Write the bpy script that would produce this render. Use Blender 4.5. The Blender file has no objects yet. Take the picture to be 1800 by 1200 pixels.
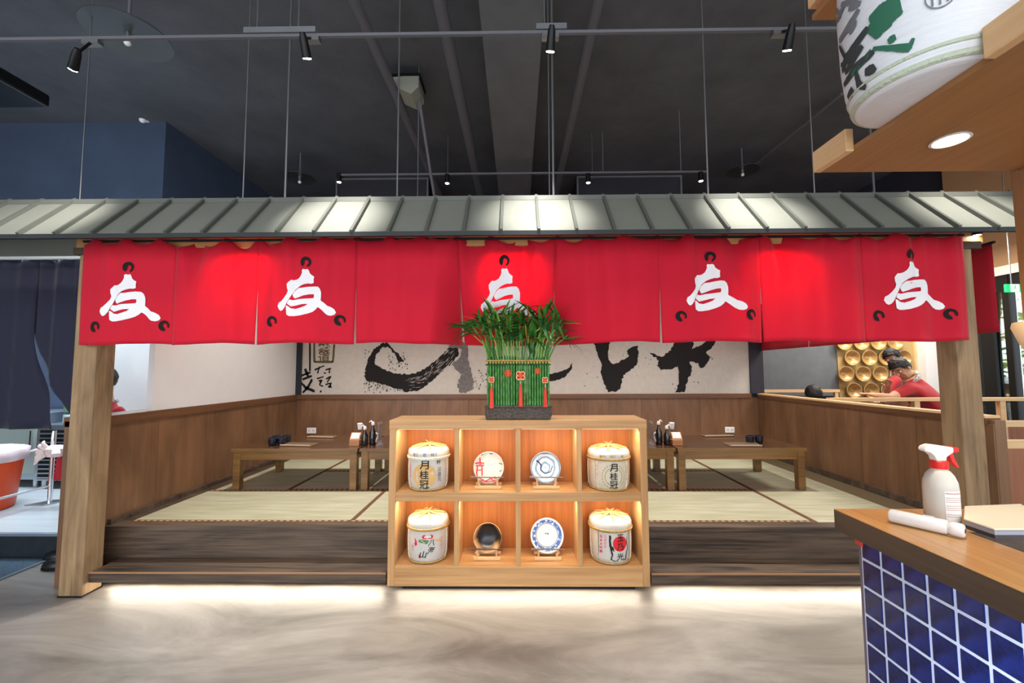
import bpy, bmesh, math, random
from mathutils import Vector, Matrix
random.seed(7)
sc = bpy.context.scene
COL = sc.collection
# ------------------------------------------------------------------ camera
F, H = 748.0, 1.55
PITCH, YAW, ROLL = math.atan(50 / F), math.radians(.7), math.radians(-.2)
RM = (Matrix.Rotation(YAW, 3, 'Z') @ Matrix.Rotation(math.pi / 2 + PITCH, 3, 'X') @ Matrix.Rotation(ROLL, 3, 'Z'))
cam = bpy.data.cameras.new('camera'); cam.lens = F / 1800 * 36; cam.sensor_width = 36; cam.clip_start = .02; cam.clip_end = 200
co = bpy.data.objects.new('camera', cam); COL.objects.link(co)
co.matrix_world = Matrix.Translation((0, 0, H)) @ RM.to_4x4()
sc.camera = co
# ------------------------------------------------------------------ world, lights, exposure
sc.view_settings.view_transform = 'Standard'; sc.view_settings.look = 'None'
sc.view_settings.gamma = 1; sc.view_settings.use_curve_mapping = False
sc.view_settings.exposure = 0.58
w = bpy.data.worlds.new('sky'); sc.world = w; w.use_nodes = True
bg = w.node_tree.nodes['Background']; bg.inputs[0].default_value = (.90, .95, 1.0, 1); bg.inputs[1].default_value = 2.2

def hexc(h):
    h = h.lstrip('#'); v = [int(h[i:i + 2], 16) / 255 for i in (0, 2, 4)]
    return tuple(c / 12.92 if c <= .04045 else ((c + .055) / 1.055) ** 2.4 for c in v) + (1,)
WARM, NEUT, COOL = (1, .80, .58), (1, .93, .84), (.80, .90, 1)
def spot(name, loc, to, power, angle=60, blend=.6, color=NEUT, r=.03):
    l = bpy.data.lights.new(name, 'SPOT'); l.energy = power; l.spot_size = math.radians(angle); l.spot_blend = blend
    l.color = color; l.shadow_soft_size = r
    o = bpy.data.objects.new(name, l); COL.objects.link(o); o.location = loc
    o.rotation_euler = (Vector(to) - Vector(loc)).to_track_quat('-Z', 'Y').to_euler(); return o
def area(name, loc, to, power, sx, sy, color=NEUT, spread=180):
    l = bpy.data.lights.new(name, 'AREA'); l.shape = 'RECTANGLE'; l.size = sx; l.size_y = sy; l.energy = power; l.color = color
    l.spread = math.radians(spread)
    o = bpy.data.objects.new(name, l); COL.objects.link(o); o.location = loc
    o.rotation_euler = (Vector(to) - Vector(loc)).to_track_quat('-Z', 'Y').to_euler(); return o
# unseen fill spots added over the aisle, then the downlights over the tatami area
for x in (-3.2, -1.1, 1.1, 3.0):
    spot('aisle_fill_spot', (x, .9, 4.85), (x, 1.9, 0), 55, 95, 1.0, NEUT, .4)
for x in (-2.2, -.75, .75, 2.2):
    spot('tatami_downlight', (x, 4.35, 3.6), (x * 1.02, 4.55, .4), 150, 100, .8, (1, .95, .88), .06)
for x in (-1.95, -.05, 1.86):
    spot('curtain_downlight', (x, 3.27, 2.50), (x + .02, 2.965, 2.13), 60, 95, .9, (1, .86, .68), .02)
area('kitchen_fill_light', (-5.0, 4.6, 3.6), (-5.0, 4.4, 0), 150, 2.0, 1.2, (.78, .90, 1))  # unseen area lamp added to give the kitchen its bluish brightness
area('side_booth_fill', (4.9, 5.6, 3.2), (4.9, 5.5, 0), 60, 1.6, .8, NEUT)  # unseen lamp added to lift the dark booth and its people
area('booth_front_fill', (4.6, 4.0, 3.0), (4.6, 5.2, 1.2), 20, .8, .5, NEUT)  # second added lamp, brightens the staff from the front

# ------------------------------------------------------------------ helpers
def ray(u, v):
    return RM @ Vector(((u - 900) / F, (600 - v) / F, -1))
def at(u, v, x=None, y=None, z=None):
    r = ray(u, v)
    t = x / r.x if x is not None else y / r.y if y is not None else (z - H) / r.z
    return Vector((r.x * t, r.y * t, H + r.z * t))

MATS = {}
def nodes(m):
    m.use_nodes = True; nt = m.node_tree; return nt, nt.nodes, nt.links, nt.nodes['Principled BSDF']
def pm(name, col, rough=.5, metal=0, var=0, vscale=8, bump=0, bscale=60, stretch=(1, 1, 1), coat=0, trans=0, ior=1.45, emit=None, estr=0, sub=0, col2=None, spec=None, alpha=None):
    if name in MATS: return MATS[name]
    m = bpy.data.materials.new(name); nt, N, L, P = nodes(m)
    c = hexc(col) if isinstance(col, str) else tuple(col) + ((1,) if len(col) == 3 else ())
    P.inputs['Base Color'].default_value = c; P.inputs['Roughness'].default_value = rough; P.inputs['Metallic'].default_value = metal
    P.inputs['Coat Weight'].default_value = coat; P.inputs['Transmission Weight'].default_value = trans; P.inputs['IOR'].default_value = ior
    if spec is not None: P.inputs['Specular IOR Level'].default_value = spec
    if alpha is not None: P.inputs['Alpha'].default_value = alpha
    if emit: P.inputs['Emission Color'].default_value = hexc(emit); P.inputs['Emission Strength'].default_value = estr
    if var or bump or col2:
        tc = N.new('ShaderNodeTexCoord'); mp = N.new('ShaderNodeMapping'); mp.inputs['Scale'].default_value = stretch
        L.new(tc.outputs['Object'], mp.inputs[0])
    if var or col2:
        n = N.new('ShaderNodeTexNoise'); n.inputs['Scale'].default_value = vscale; n.inputs['Detail'].default_value = 6; n.inputs['Roughness'].default_value = .65
        L.new(mp.outputs[0], n.inputs['Vector'])
        r = N.new('ShaderNodeValToRGB'); r.color_ramp.elements[0].position = .3; r.color_ramp.elements[1].position = .7
        c2 = hexc(col2) if col2 else c
        r.color_ramp.elements[0].color = tuple(max(0, x * (1 - var)) for x in c[:3]) + (1,)
        r.color_ramp.elements[1].color = tuple(min(1, x * (1 + var)) for x in c2[:3]) + (1,)
        L.new(n.outputs['Fac'], r.inputs[0]); L.new(r.outputs[0], P.inputs['Base Color'])
    if bump:
        n2 = N.new('ShaderNodeTexNoise'); n2.inputs['Scale'].default_value = bscale; n2.inputs['Detail'].default_value = 4
        L.new(mp.outputs[0], n2.inputs['Vector']); b = N.new('ShaderNodeBump'); b.inputs['Strength'].default_value = bump; b.inputs['Distance'].default_value = .01
        L.new(n2.outputs['Fac'], b.inputs['Height']); L.new(b.outputs[0], P.inputs['Normal'])
    MATS[name] = m; return m
def wood(name, dark, light, axis='Z', scale=1.0, rough=.5, contrast=.25, knots=False, coat=0, bump=.12, fine=.45, long=.12):
    """long-grain timber: stretched noise + fine fibre + slow plank tone; axis is the grain direction"""
    if name in MATS: return MATS[name]
    m = bpy.data.materials.new(name); nt, N, L, P = nodes(m)
    tc = N.new('ShaderNodeTexCoord'); oi = N.new('ShaderNodeObjectInfo')
    ad = N.new('ShaderNodeVectorMath'); ad.operation = 'ADD'; sm = N.new('ShaderNodeMath'); sm.operation = 'MULTIPLY'; sm.inputs[1].default_value = 7.3
    L.new(oi.outputs['Random'], sm.inputs[0]); L.new(tc.outputs['Object'], ad.inputs[0]); L.new(sm.outputs[0], ad.inputs[1])
    s = {'X': (long, 1, 1), 'Y': (1, long, 1), 'Z': (1, 1, long)}[axis]
    mp = N.new('ShaderNodeMapping'); mp.inputs['Scale'].default_value = [k * 9 * scale for k in s]; L.new(ad.outputs[0], mp.inputs[0])
    n1 = N.new('ShaderNodeTexNoise'); n1.inputs['Scale'].default_value = 1; n1.inputs['Detail'].default_value = 5; n1.inputs['Distortion'].default_value = 1.2 if knots else .6
    mp2 = N.new('ShaderNodeMapping'); mp2.inputs['Scale'].default_value = [(k if k == 1 else .03) * 75 * scale for k in s]; L.new(ad.outputs[0], mp2.inputs[0])
    n2 = N.new('ShaderNodeTexNoise'); n2.inputs['Scale'].default_value = 1; n2.inputs['Detail'].default_value = 3
    L.new(mp.outputs[0], n1.inputs['Vector']); L.new(mp2.outputs[0], n2.inputs['Vector'])
    mx = N.new('ShaderNodeMix'); mx.data_type = 'FLOAT'; mx.inputs['Factor'].default_value = fine
    L.new(n1.outputs['Fac'], mx.inputs['A']); L.new(n2.outputs['Fac'], mx.inputs['B'])
    r = N.new('ShaderNodeValToRGB'); r.color_ramp.elements[0].position = .5 - contrast; r.color_ramp.elements[1].position = .5 + contrast
    r.color_ramp.elements[0].color = hexc(dark); r.color_ramp.elements[1].color = hexc(light)
    L.new(mx.outputs['Result'], r.inputs[0]); L.new(r.outputs[0], P.inputs['Base Color'])
    P.inputs['Roughness'].default_value = rough; P.inputs['Coat Weight'].default_value = coat
    b = N.new('ShaderNodeBump'); b.inputs['Strength'].default_value = bump; b.inputs['Distance'].default_value = .004
    L.new(n2.outputs['Fac'], b.inputs['Height']); L.new(b.outputs[0], P.inputs['Normal'])
    MATS[name] = m; return m

ORG = {}
def org_of(p):
    if p is None: return Vector((0, 0, 0))
    return Vector(ORG.get(p.name, p.get('_o', (0, 0, 0))))
class MB:
    def __init__(s): s.v = []; s.f = []; s.mi = []; s.m = 0
    def add(s, vs, fs):
        k = len(s.v); s.v += [tuple(p) for p in vs]
        for f in fs: s.f.append([i + k for i in f]); s.mi.append(s.m)
        return s
    def box(s, x0, x1, y0, y1, z0, z1):
        v = [(x, y, z) for x in (x0, x1) for y in (y0, y1) for z in (z0, z1)]
        return s.add(v, [(0, 1, 3, 2), (4, 6, 7, 5), (0, 4, 5, 1), (2, 3, 7, 6), (0, 2, 6, 4), (1, 5, 7, 3)])
    def obox(s, p0, p1, w, h, up=(0, 0, 1)):
        a, b = Vector(p0), Vector(p1); d = (b - a).normalized(); sd = d.cross(Vector(up))
        if sd.length < 1e-4: sd = d.cross(Vector((0, 1, 0)))
        sd.normalize(); u = sd.cross(d)
        v = [p + sd * (i * w / 2) + u * (j * h / 2) for p in (a, b) for i, j in ((-1, -1), (1, -1), (1, 1), (-1, 1))]
        return s.add(v, [(3, 2, 1, 0), (4, 5, 6, 7), (0, 1, 5, 4), (1, 2, 6, 5), (2, 3, 7, 6), (3, 0, 4, 7)])
    def tube(s, pts, r, seg=10, closed=False, cap=True):
        pts = [Vector(p) for p in pts]; n = len(pts); rr = r if isinstance(r, (list, tuple)) else [r] * n
        rings = []; pn = None
        for i, p in enumerate(pts):
            a = pts[(i - 1) % n] if closed or i else p; b = pts[(i + 1) % n] if closed or i < n - 1 else p
            d = (b - a).normalized()
            if pn is None:
                pn = d.orthogonal().normalized()
            else:
                pn = (pn - d * pn.dot(d))
                pn = pn.normalized() if pn.length > 1e-6 else d.orthogonal().normalized()
            bn = d.cross(pn)
            rings.append([p + (pn * math.cos(t) + bn * math.sin(t)) * rr[i] for t in [2 * math.pi * k / seg for k in range(seg)]])
        vs = [q for rg in rings for q in rg]; fs = []
        for i in range(n if closed else n - 1):
            j = (i + 1) % n
            for k in range(seg): fs.append((i * seg + k, i * seg + (k + 1) % seg, j * seg + (k + 1) % seg, j * seg + k))
        if cap and not closed: fs += [tuple(range(seg))[::-1], tuple((n - 1) * seg + k for k in range(seg))]
        return s.add(vs, fs)
    def lathe(s, prof, c=(0, 0, 0), seg=32, sx=1, sy=1, wob=None):
        c = Vector(c); vs = []; fs = []
        for i, (r, z) in enumerate(prof):
            for k in range(seg):
                t = 2 * math.pi * k / seg; q = r * (wob(t, z) if wob else 1)
                vs.append((c.x + q * math.cos(t) * sx, c.y + q * math.sin(t) * sy, c.z + z))
        for i in range(len(prof) - 1):
            for k in range(seg): fs.append((i * seg + k, i * seg + (k + 1) % seg, (i + 1) * seg + (k + 1) % seg, (i + 1) * seg + k))
        if prof[0][0] > 1e-4: fs.append(tuple(range(seg))[::-1])
        if prof[-1][0] > 1e-4: fs.append(tuple((len(prof) - 1) * seg + k for k in range(seg)))
        return s.add(vs, fs)
    def prism(s, poly, d, plane='xz', at0=0.0):
        """polygon (a,b) extruded by d along the missing axis, from at0"""
        def q(a, b, c): return {'xz': (a, c, b), 'xy': (a, b, c), 'yz': (c, a, b)}[plane]
        n = len(poly); vs = [q(a, b, at0) for a, b in poly] + [q(a, b, at0 + d) for a, b in poly]
        fs = [tuple(range(n)), tuple(range(2 * n - 1, n - 1, -1))] + [(i, i + n, (i + 1) % n + n, (i + 1) % n) for i in range(n)]
        return s.add(vs, fs)
    def sphere(s, c, r, seg=16, rings=10, sx=1, sy=1, sz=1):
        return s.lathe([(r * math.sin(math.pi * i / rings) + (1e-5 if i in (0, rings) else 0), -r * math.cos(math.pi * i / rings) * sz) for i in range(rings + 1)], c, seg, sx, sy)
    def build(s, name, mat, parent=None, smooth=False, bevel=0, origin=None, sub=0, solid=0, angle=40):
        me = bpy.data.meshes.new(name)
        org = Vector(origin) if origin is not None else org_of(parent)
        me.from_pydata([tuple(Vector(p) - org) for p in s.v], [], s.f)
        ml = mat if isinstance(mat, (list, tuple)) else [mat]
        for q in ml: me.materials.append(q)
        if any(s.mi): me.polygons.foreach_set('material_index', s.mi)
        bm = bmesh.new(); bm.from_mesh(me); bmesh.ops.recalc_face_normals(bm, faces=bm.faces); bm.to_mesh(me); bm.free()
        if smooth:
            me.polygons.foreach_set('use_smooth', [True] * len(me.polygons))
            me.set_sharp_from_angle(angle=math.radians(angle))
        o = bpy.data.objects.new(name, me); COL.objects.link(o); ORG[o.name] = tuple(org)
        if parent: o.parent = parent
        else: o.location = org
        if solid:
            md = o.modifiers.new('thick', 'SOLIDIFY'); md.thickness = solid; md.offset = 0
        if bevel:
            md = o.modifiers.new('bevel', 'BEVEL'); md.width = bevel; md.segments = 2; md.limit_method = 'ANGLE'
        if sub:
            md = o.modifiers.new('sub', 'SUBSURF'); md.levels = sub; md.render_levels = sub
        return o
def box(name, x0, x1, y0, y1, z0, z1, mat, parent=None, bevel=0, origin=None):
    return MB().box(x0, x1, y0, y1, z0, z1).build(name, mat, parent, bevel=bevel, origin=origin)
def tag(o, label=None, cat=None, group=None, kind=None):
    if label: o['label'] = label
    if cat: o['category'] = cat
    if group: o['group'] = group
    if kind: o['kind'] = kind
    return o
def thing(name, label, cat, loc, group=None):
    o = bpy.data.objects.new(name, None); COL.objects.link(o); o.location = loc; o.empty_display_size = .05
    o['_o'] = tuple(loc); return tag(o, label, cat, group)
def struct(name, mb, mat, parent=None, label=None, **k):
    o = mb.build(name, mat, parent, **k)
    if not parent: o['kind'] = 'structure'
    if label: o['label'] = label
    return o
def sroot(name, label=None, cat=None):
    o = bpy.data.objects.new(name, None); COL.objects.link(o); o['kind'] = 'structure'
    if label: o['label'] = label
    return o
def copy_tree(o, parent=None):
    c = o.copy(); COL.objects.link(c); c.parent = parent
    for ch in [q for q in bpy.data.objects if q.parent == o]: copy_tree(ch, c)
    return c
ORD = ['first', 'second', 'third', 'fourth', 'fifth', 'sixth', 'seventh', 'eighth', 'ninth', 'tenth', 'eleventh', 'twelfth']

def decal(name, polys, fmap, mat, parent, cuts=0, noise=0):
    """flat print: 2-D polygons tessellated, then mapped point by point onto a surface by fmap(a,b)->xyz"""
    bm = bmesh.new()
    for poly in polys:
        vs = [bm.verts.new((a, b, 0)) for a, b in poly]
        try: bm.faces.new(vs)
        except ValueError: pass
    bmesh.ops.triangulate(bm, faces=bm.faces, quad_method='BEAUTY', ngon_method='EAR_CLIP')
    if cuts: bmesh.ops.subdivide_edges(bm, edges=bm.edges, cuts=cuts, use_grid_fill=True)
    org = org_of(parent)
    for v in bm.verts: v.co = Vector(fmap(v.co.x, v.co.y)) - org
    me = bpy.data.meshes.new(name); bm.to_mesh(me); bm.free(); me.materials.append(mat)
    o = bpy.data.objects.new(name, me); COL.objects.link(o); o.parent = parent
    return o
def text_tris(body):
    """glyph outlines as a 2-D triangle soup, normalised so the text is centred on 0 and one line is 1 high"""
    c = bpy.data.curves.new('glyphs', 'FONT'); c.body = body; c.align_x = 'CENTER'; c.space_line = 1.0; c.resolution_u = 2; c.offset = .014
    o = bpy.data.objects.new('glyphs', c); COL.objects.link(o)
    me = bpy.data.meshes.new_from_object(o.evaluated_get(bpy.context.evaluated_depsgraph_get()))
    vs = [(v.co.x, v.co.y) for v in me.vertices]; fs = [tuple(p.vertices) for p in me.polygons]
    bpy.data.objects.remove(o); bpy.data.curves.remove(c); bpy.data.meshes.remove(me)
    x0, x1 = min(p[0] for p in vs), max(p[0] for p in vs); y0, y1 = min(p[1] for p in vs), max(p[1] for p in vs)
    return [((x - (x0 + x1) / 2), (y - (y0 + y1) / 2)) for x, y in vs], fs, x1 - x0, y1 - y0
def text_decal(name, body, w, h, fmap, mat, parent):
    vs, fs, W, Hh = text_tris(body); org = org_of(parent)
    me = bpy.data.meshes.new(name); me.from_pydata([tuple(Vector(fmap(a / W * w, b / Hh * h)) - org) for a, b in vs], [], fs); me.materials.append(mat)
    o = bpy.data.objects.new(name, me); COL.objects.link(o); o.parent = parent; return o
def circ(cx, cy, r, n=20, a0=0, a1=360, ry=None):
    return [(cx + r * math.cos(math.radians(a0 + (a1 - a0) * i / n)), cy + (ry or r) * math.sin(math.radians(a0 + (a1 - a0) * i / n))) for i in range(n if a1 - a0 == 360 else n + 1)]
def stroke(pts, ws, wob=0, rnd=random):
    """brush stroke polygon around a polyline with a width at every point"""
    L, R = [], []
    for i, p in enumerate(pts):
        a = pts[max(0, i - 1)]; b = pts[min(len(pts) - 1, i + 1)]; dx, dy = b[0] - a[0], b[1] - a[1]; l = math.hypot(dx, dy) or 1
        wd = (ws[i] if isinstance(ws, (list, tuple)) else ws) / 2
        q = wd * (1 + rnd.uniform(-wob, wob)); L.append((p[0] - dy / l * q, p[1] + dx / l * q))
        q = wd * (1 + rnd.uniform(-wob, wob)); R.append((p[0] + dy / l * q, p[1] - dx / l * q))
    return L + R[::-1]
def ring(cx, cy, ro, ri, n=40):
    o, i = circ(cx, cy, ro, n), circ(cx, cy, ri, n)
    return [[o[k], o[(k + 1) % n], i[(k + 1) % n], i[k]] for k in range(n)]
def dense(pts, n):
    """resample a polyline / list of tuples by linear interpolation"""
    out = []
    for i in range(len(pts) - 1):
        for k in range(n): out.append(tuple(a + (b - a) * k / n for a, b in zip(pts[i], pts[i + 1])))
    return out + [pts[-1]]
# ------------------------------------------------------------------ materials
M_conc = bpy.data.materials.new('polished_concrete')
nt, N, L, P = nodes(M_conc)
tc = N.new('ShaderNodeTexCoord'); mp = N.new('ShaderNodeMapping'); mp.inputs['Scale'].default_value = (.55, 1.6, 1); L.new(tc.outputs['Object'], mp.inputs[0])
n = N.new('ShaderNodeTexNoise'); n.inputs['Scale'].default_value = 1.5; n.inputs['Detail'].default_value = 9; n.inputs['Roughness'].default_value = .62; n.inputs['Distortion'].default_value = .9
L.new(mp.outputs[0], n.inputs['Vector'])
r = N.new('ShaderNodeValToRGB'); r.color_ramp.elements[0].position = .32; r.color_ramp.elements[1].position = .68
r.color_ramp.elements[0].color = hexc('#605b56'); r.color_ramp.elements[1].color = hexc('#a39d96')
L.new(n.outputs['Fac'], r.inputs[0]); L.new(r.outputs[0], P.inputs['Base Color'])
rr = N.new('ShaderNodeMapRange'); rr.inputs['To Min'].default_value = .34; rr.inputs['To Max'].default_value = .55; L.new(n.outputs['Fac'], rr.inputs[0]); L.new(rr.outputs[0], P.inputs['Roughness'])
n2 = N.new('ShaderNodeTexNoise'); n2.inputs['Scale'].default_value = 4; n2.inputs['Detail'].default_value = 5; L.new(mp.outputs[0], n2.inputs['Vector'])
b = N.new('ShaderNodeBump'); b.inputs['Strength'].default_value = .12; b.inputs['Distance'].default_value = .02; L.new(n2.outputs['Fac'], b.inputs['Height']); L.new(b.outputs[0], P.inputs['Normal'])

M_ceil = pm('black_ceiling_paint', '#57585e', .9, var=.25, vscale=1.2, bump=.2, bscale=40)
M_beam = pm('grey_beam_paint', '#63656a', .85, var=.15, vscale=2)
M_pipe = pm('dark_pipe_paint', '#606067', .6)
M_dwall = pm('charcoal_wall_paint', '#2c2b33', .85, var=.15, vscale=2)
M_bluewall = pm('slate_blue_wall_paint', '#3d4a60', .85, var=.15, vscale=2)
M_white = pm('white_wall_paint', '#dcdad8', .7, var=.03, vscale=3)
M_greyw = pm('grey_chalk_wall', '#5c6063', .8, var=.12, vscale=5)
M_black = pm('black_metal', '#101114', .45, .3)
M_navytrim = pm('navy_black_trim', '#23242f', .6)
M_steel = pm('brushed_steel', '#b9bfc6', .28, .9)
M_steelw = pm('steel_cable', '#87878a', .4, .8)
M_chrome = pm('chrome', '#d8dade', .12, 1)
W_panel = wood('walnut_wainscot', '#573b28', '#8b6446', 'Z', .6, .4, .25, bump=.05, fine=.25, long=.3)
W_cap = wood('walnut_cap_rail', '#4f3220', '#7c5336', 'X', .7, .4)
W_capY = wood('walnut_cap_rail_side', '#4f3220', '#7c5336', 'Y', .7, .4)
W_post = wood('rough_timber_post', '#6a5035', '#b0906a', 'Z', .8, .65, .2, knots=True, bump=.5, fine=.28, long=.22)
W_step = wood('weathered_dark_step', '#1f1814', '#6f5b4a', 'X', 1.0, .5, .17, knots=True, bump=.25)
W_cab = wood('light_oak', '#a1713f', '#d6a873', 'X', .8, .45, .22)
W_cabZ = wood('light_oak_upright', '#a1713f', '#d6a873', 'Z', .8, .45, .22)
W_back = wood('warm_back_veneer', '#8a4717', '#c07430', 'Z', .7, .5, .22)
W_table = wood('dark_table_wood', '#5a3d1e', '#9a7440', 'X', .9, .35, .22)
W_tabtop = wood('table_top_wood', '#3a2416', '#5f4026', 'X', .8, .22, .3, coat=.3)
W_count = wood('counter_oak', '#a06a33', '#dcae70', 'Y', 1.0, .3, .2, coat=.2)
W_countside = wood('counter_edge_wood', '#40342a', '#6b5746', 'Y', .9, .5, .3)
W_shelf = wood('shelf_underside_wood', '#8f6238', '#b4824f', 'Y', .8, .5, .3)
W_trim = wood('pale_pine_trim', '#d2a26b', '#e8c395', 'Y', .9, .5, .3)
W_beamX = wood('pine_lintel', '#b98350', '#d9a970', 'X', .8, .5, .3)
W_light = wood('pale_rail_wood', '#c99f6e', '#e5c294', 'X', .9, .5, .3)
W_red = wood('reddish_booth_panel', '#7a452c', '#a2694a', 'Z', .7, .5, .3)
W_box = wood('caddy_box_wood', '#a86d41', '#d09a6a', 'X', 1.5, .5, .3)
M_roof = pm('grey_green_roof_steel', '#7d7f77', .42, .15, var=.06, vscale=3)
M_rib = pm('roof_seam_steel', '#5c5e58', .45, .15)
M_fascia = pm('black_green_fascia', '#23282a', .5, .2)
M_soffit = pm('grey_soffit_board', '#d0d8d3', .7)
M_sky_strip = pm('pale_blue_strip', '#f2f8fb', .6)
M_ink = pm('black_ink', '#141010', .85)
M_print_w = pm('white_cloth_print', '#f2eef0', .85)
M_print_b = pm('black_cloth_print', '#16110f', .9)

def cloth(name, col, transl=.3, dark=.85):
    m = bpy.data.materials.new(name); nt, N, L, P = nodes(m)
    P.inputs['Base Color'].default_value = hexc(col); P.inputs['Roughness'].default_value = .8; P.inputs['Sheen Weight'].default_value = .15
    tcn = N.new('ShaderNodeTexCoord'); mpn = N.new('ShaderNodeMapping'); mpn.inputs['Scale'].default_value = (220, 220, 220); L.new(tcn.outputs['Object'], mpn.inputs[0])
    nn = N.new('ShaderNodeTexNoise'); nn.inputs['Scale'].default_value = 1; L.new(mpn.outputs[0], nn.inputs['Vector'])
    bb = N.new('ShaderNodeBump'); bb.inputs['Strength'].default_value = .15; bb.inputs['Distance'].default_value = .002; L.new(nn.outputs['Fac'], bb.inputs['Height']); L.new(bb.outputs[0], P.inputs['Normal'])
    t = N.new('ShaderNodeBsdfTranslucent'); t.inputs[0].default_value = hexc(col)
    mx = N.new('ShaderNodeMixShader'); mx.inputs[0].default_value = transl
    L.new(P.outputs[0], mx.inputs[1]); L.new(t.outputs[0], mx.inputs[2]); L.new(mx.outputs[0], N['Material Output'].inputs[0]); return m
M_red = cloth('red_noren_cotton', '#e21136', .36)
M_redside = cloth('crimson_side_cotton', '#c00d2c', .3)
M_navy = cloth('navy_curtain_cotton', '#1f2038', .08)

# ------------------------------------------------------------------ room shell
ZC = 5.0
struct('floor', MB().box(-9.5, 7.0, -4.0, 9.6, -.1, 0), M_conc)
struct('ceiling', MB().box(-9.5, 7.0, -4.0, 9.6, ZC, ZC + .1), M_ceil)
struct('wall_back', MB().box(-4.95, 7.0, 9.4, 9.6, 0, ZC), M_dwall)
struct('wall_kitchen_back', MB().box(-9.5, -4.85, 5.62, 5.75, 0, ZC).box(-4.97, -4.85, 5.75, 9.5, 0, ZC), M_bluewall)
struct('wall_right', MB().box(6.62, 7.0, 6.74, 9.6, 0, ZC).box(6.75, 7.0, -4, 6.74, 2.92, ZC).box(6.62, 6.75, 6.45, 6.74, 0, ZC), M_dwall)
struct('wall_left', MB().box(-9.6, -9.5, -4, 9.6, 0, ZC), M_dwall)

# ceiling beam and services
tag(box('ceiling_beam', -.31, .24, 1.2, 9.4, 4.62, ZC - .002, M_beam), kind='structure')
for (u0, v0), zz, rad, nm in (((622, 0), 4.75, .05, 'slim pipe left of the sprinkler box'), ((772, 0), 4.72, .06, 'thick pipe left of the wide beam'), ((1052, 0), 4.72, .05, 'pipe right of the wide beam')):
    p = at(u0, v0, z=zz)
    o = MB().tube([(p.x, p.y - 1.5, zz), (p.x, 9.35, zz)], rad, 12).build('ceiling_pipe', M_pipe, smooth=True, origin=(p.x, 4, zz))
    tag(o, 'dark painted ceiling ' + nm, 'pipe')
for x0, x1, y0, yy, lab in ((-3.2, -1.6, 7.4, 9.38, 'black ceiling duct box left of the wide beam'), (1.1, 2.9, 7.4, 9.38, 'black ceiling duct box right of the wide beam')):
    t = thing('ceiling_duct', lab, 'duct', ((x0 + x1) / 2, y0, 4.7))
    box('duct_body', x0, x1, y0, yy, 4.62, 4.985, M_dwall, t)
    m = MB(); m.box(x0 - .03, x1 + .03, y0 - .04, y0, 4.95, 4.98).box(x0 - .03, x1 + .03, y0 - .04, y0, 4.6, 4.63).box(x0 - .03, x0, y0 - .04, y0, 4.63, 4.95).box(x1, x1 + .03, y0 - .04, y0, 4.63, 4.95)
    m.build('duct_frame', M_beam, t)
for x0, lab in ((-9.4, 'slanted black duct in the top left corner'),):
    pk = at(88, 190, y=3.75)
    t = MB().box(pk.x - 1.0, pk.x, 2.95, 3.75, pk.z, pk.z + .12).build('ceiling_speaker', M_black, origin=(pk.x - .4, 3.4, pk.z), bevel=.02)
# diagonal conduits on the right of the ceiling
for i, (a, b) in enumerate((((1480, 165), (1320, 295)), ((1650, 305), (1570, 345)))):
    p, q = at(*a, z=4.9), at(*b, z=4.9)
    tag(MB().tube([p, q], .02, 8).build('ceiling_conduit', M_pipe, origin=p), ['thin grey conduit running diagonally behind the hanging shelf', 'thin grey conduit just below the hanging shelf edge'][i], 'conduit')
bpy.data.objects['ceiling_speaker']['label'] = 'black flat box hanging at the top left edge'; bpy.data.objects['ceiling_speaker']['category'] = 'speaker'
MB().tube([(pk.x - .4, 3.4, pk.z + .12), (pk.x - .4, 3.4, 5.0)], .01, 6).build('support_rod', M_black, bpy.data.objects['ceiling_speaker'])
# pale sprinkler / junction box
p = at(712, 150, y=4.6)
t = thing('junction_box', 'pale grey junction box hanging from the ceiling', 'box', p)
MB().prism([(p.x - .16, p.z + .1), (p.x + .15, p.z + .12), (p.x + .15, p.z - .02), (p.x + .07, p.z - .1), (p.x - .08, p.z - .03)], .3, 'xz', p.y).build('box_body', pm('pale_box', '#8b8c80', .6), t)
MB().box(p.x - .18, p.x + .17, p.y - .01, p.y + .32, p.z + .11, p.z + .14).build('lid', M_black, t)
MB().tube([(p.x + .12, p.y + .15, p.z - .02), (p.x + .16, p.y + .6, p.z - .65), (p.x + .18, p.y + .9, p.z - 1.0)], .018, 8).build('cable', M_pipe, t)
MB().tube([(p.x, p.y + .15, p.z + .13), (p.x, p.y + .15, ZC)], .02, 8).build('stem', M_pipe, t)

# hanging rods that carry the canopy
for i, (u, v, yy, rad) in enumerate(((140, 356, 3.03, .005), (427, 350, 3.03, .007), (501, 350, 3.03, .011), (698, 348, 3.03, .008), (734, 348, 4.6, .007), (966, 346, 3.2, .006), (973, 346, 3.03, .010), (1245, 345, 3.03, .008), (1432, 345, 3.03, .006), (1537, 345, 4.2, .012), (1197, 300, 5.5, .008), (1060, 304, 6.0, .008))):
    p = at(u, v, y=yy); zb = 2.80 if yy < 3.3 else p.z - .2
    if yy > 5.4: zb = p.z
    lab = ['faint steel rod above the blue-grey wall, leftmost', 'steel canopy rod, second from the left', 'thick steel canopy rod beside the left small pendant', 'steel canopy rod passing the pale junction box', 'far steel rod just right of the junction box rod', 'thin steel rod left of the middle canopy rod', 'bright steel canopy rod under the middle spotlight', 'steel canopy rod left of the right small pendant', 'faint steel canopy rod near the hanging shelf', 'far black rod below the hanging shelf', 'short far rod near the right duct', 'short far rod right of the middle canopy rod'][i]
    tag(MB().tube([(p.x, p.y, zb), (p.x, p.y, ZC)], rad * .8, 8).build('hanging_rod', M_steelw if yy < 3.5 else M_pipe, origin=(p.x, p.y, zb)), lab, 'rod')

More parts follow.
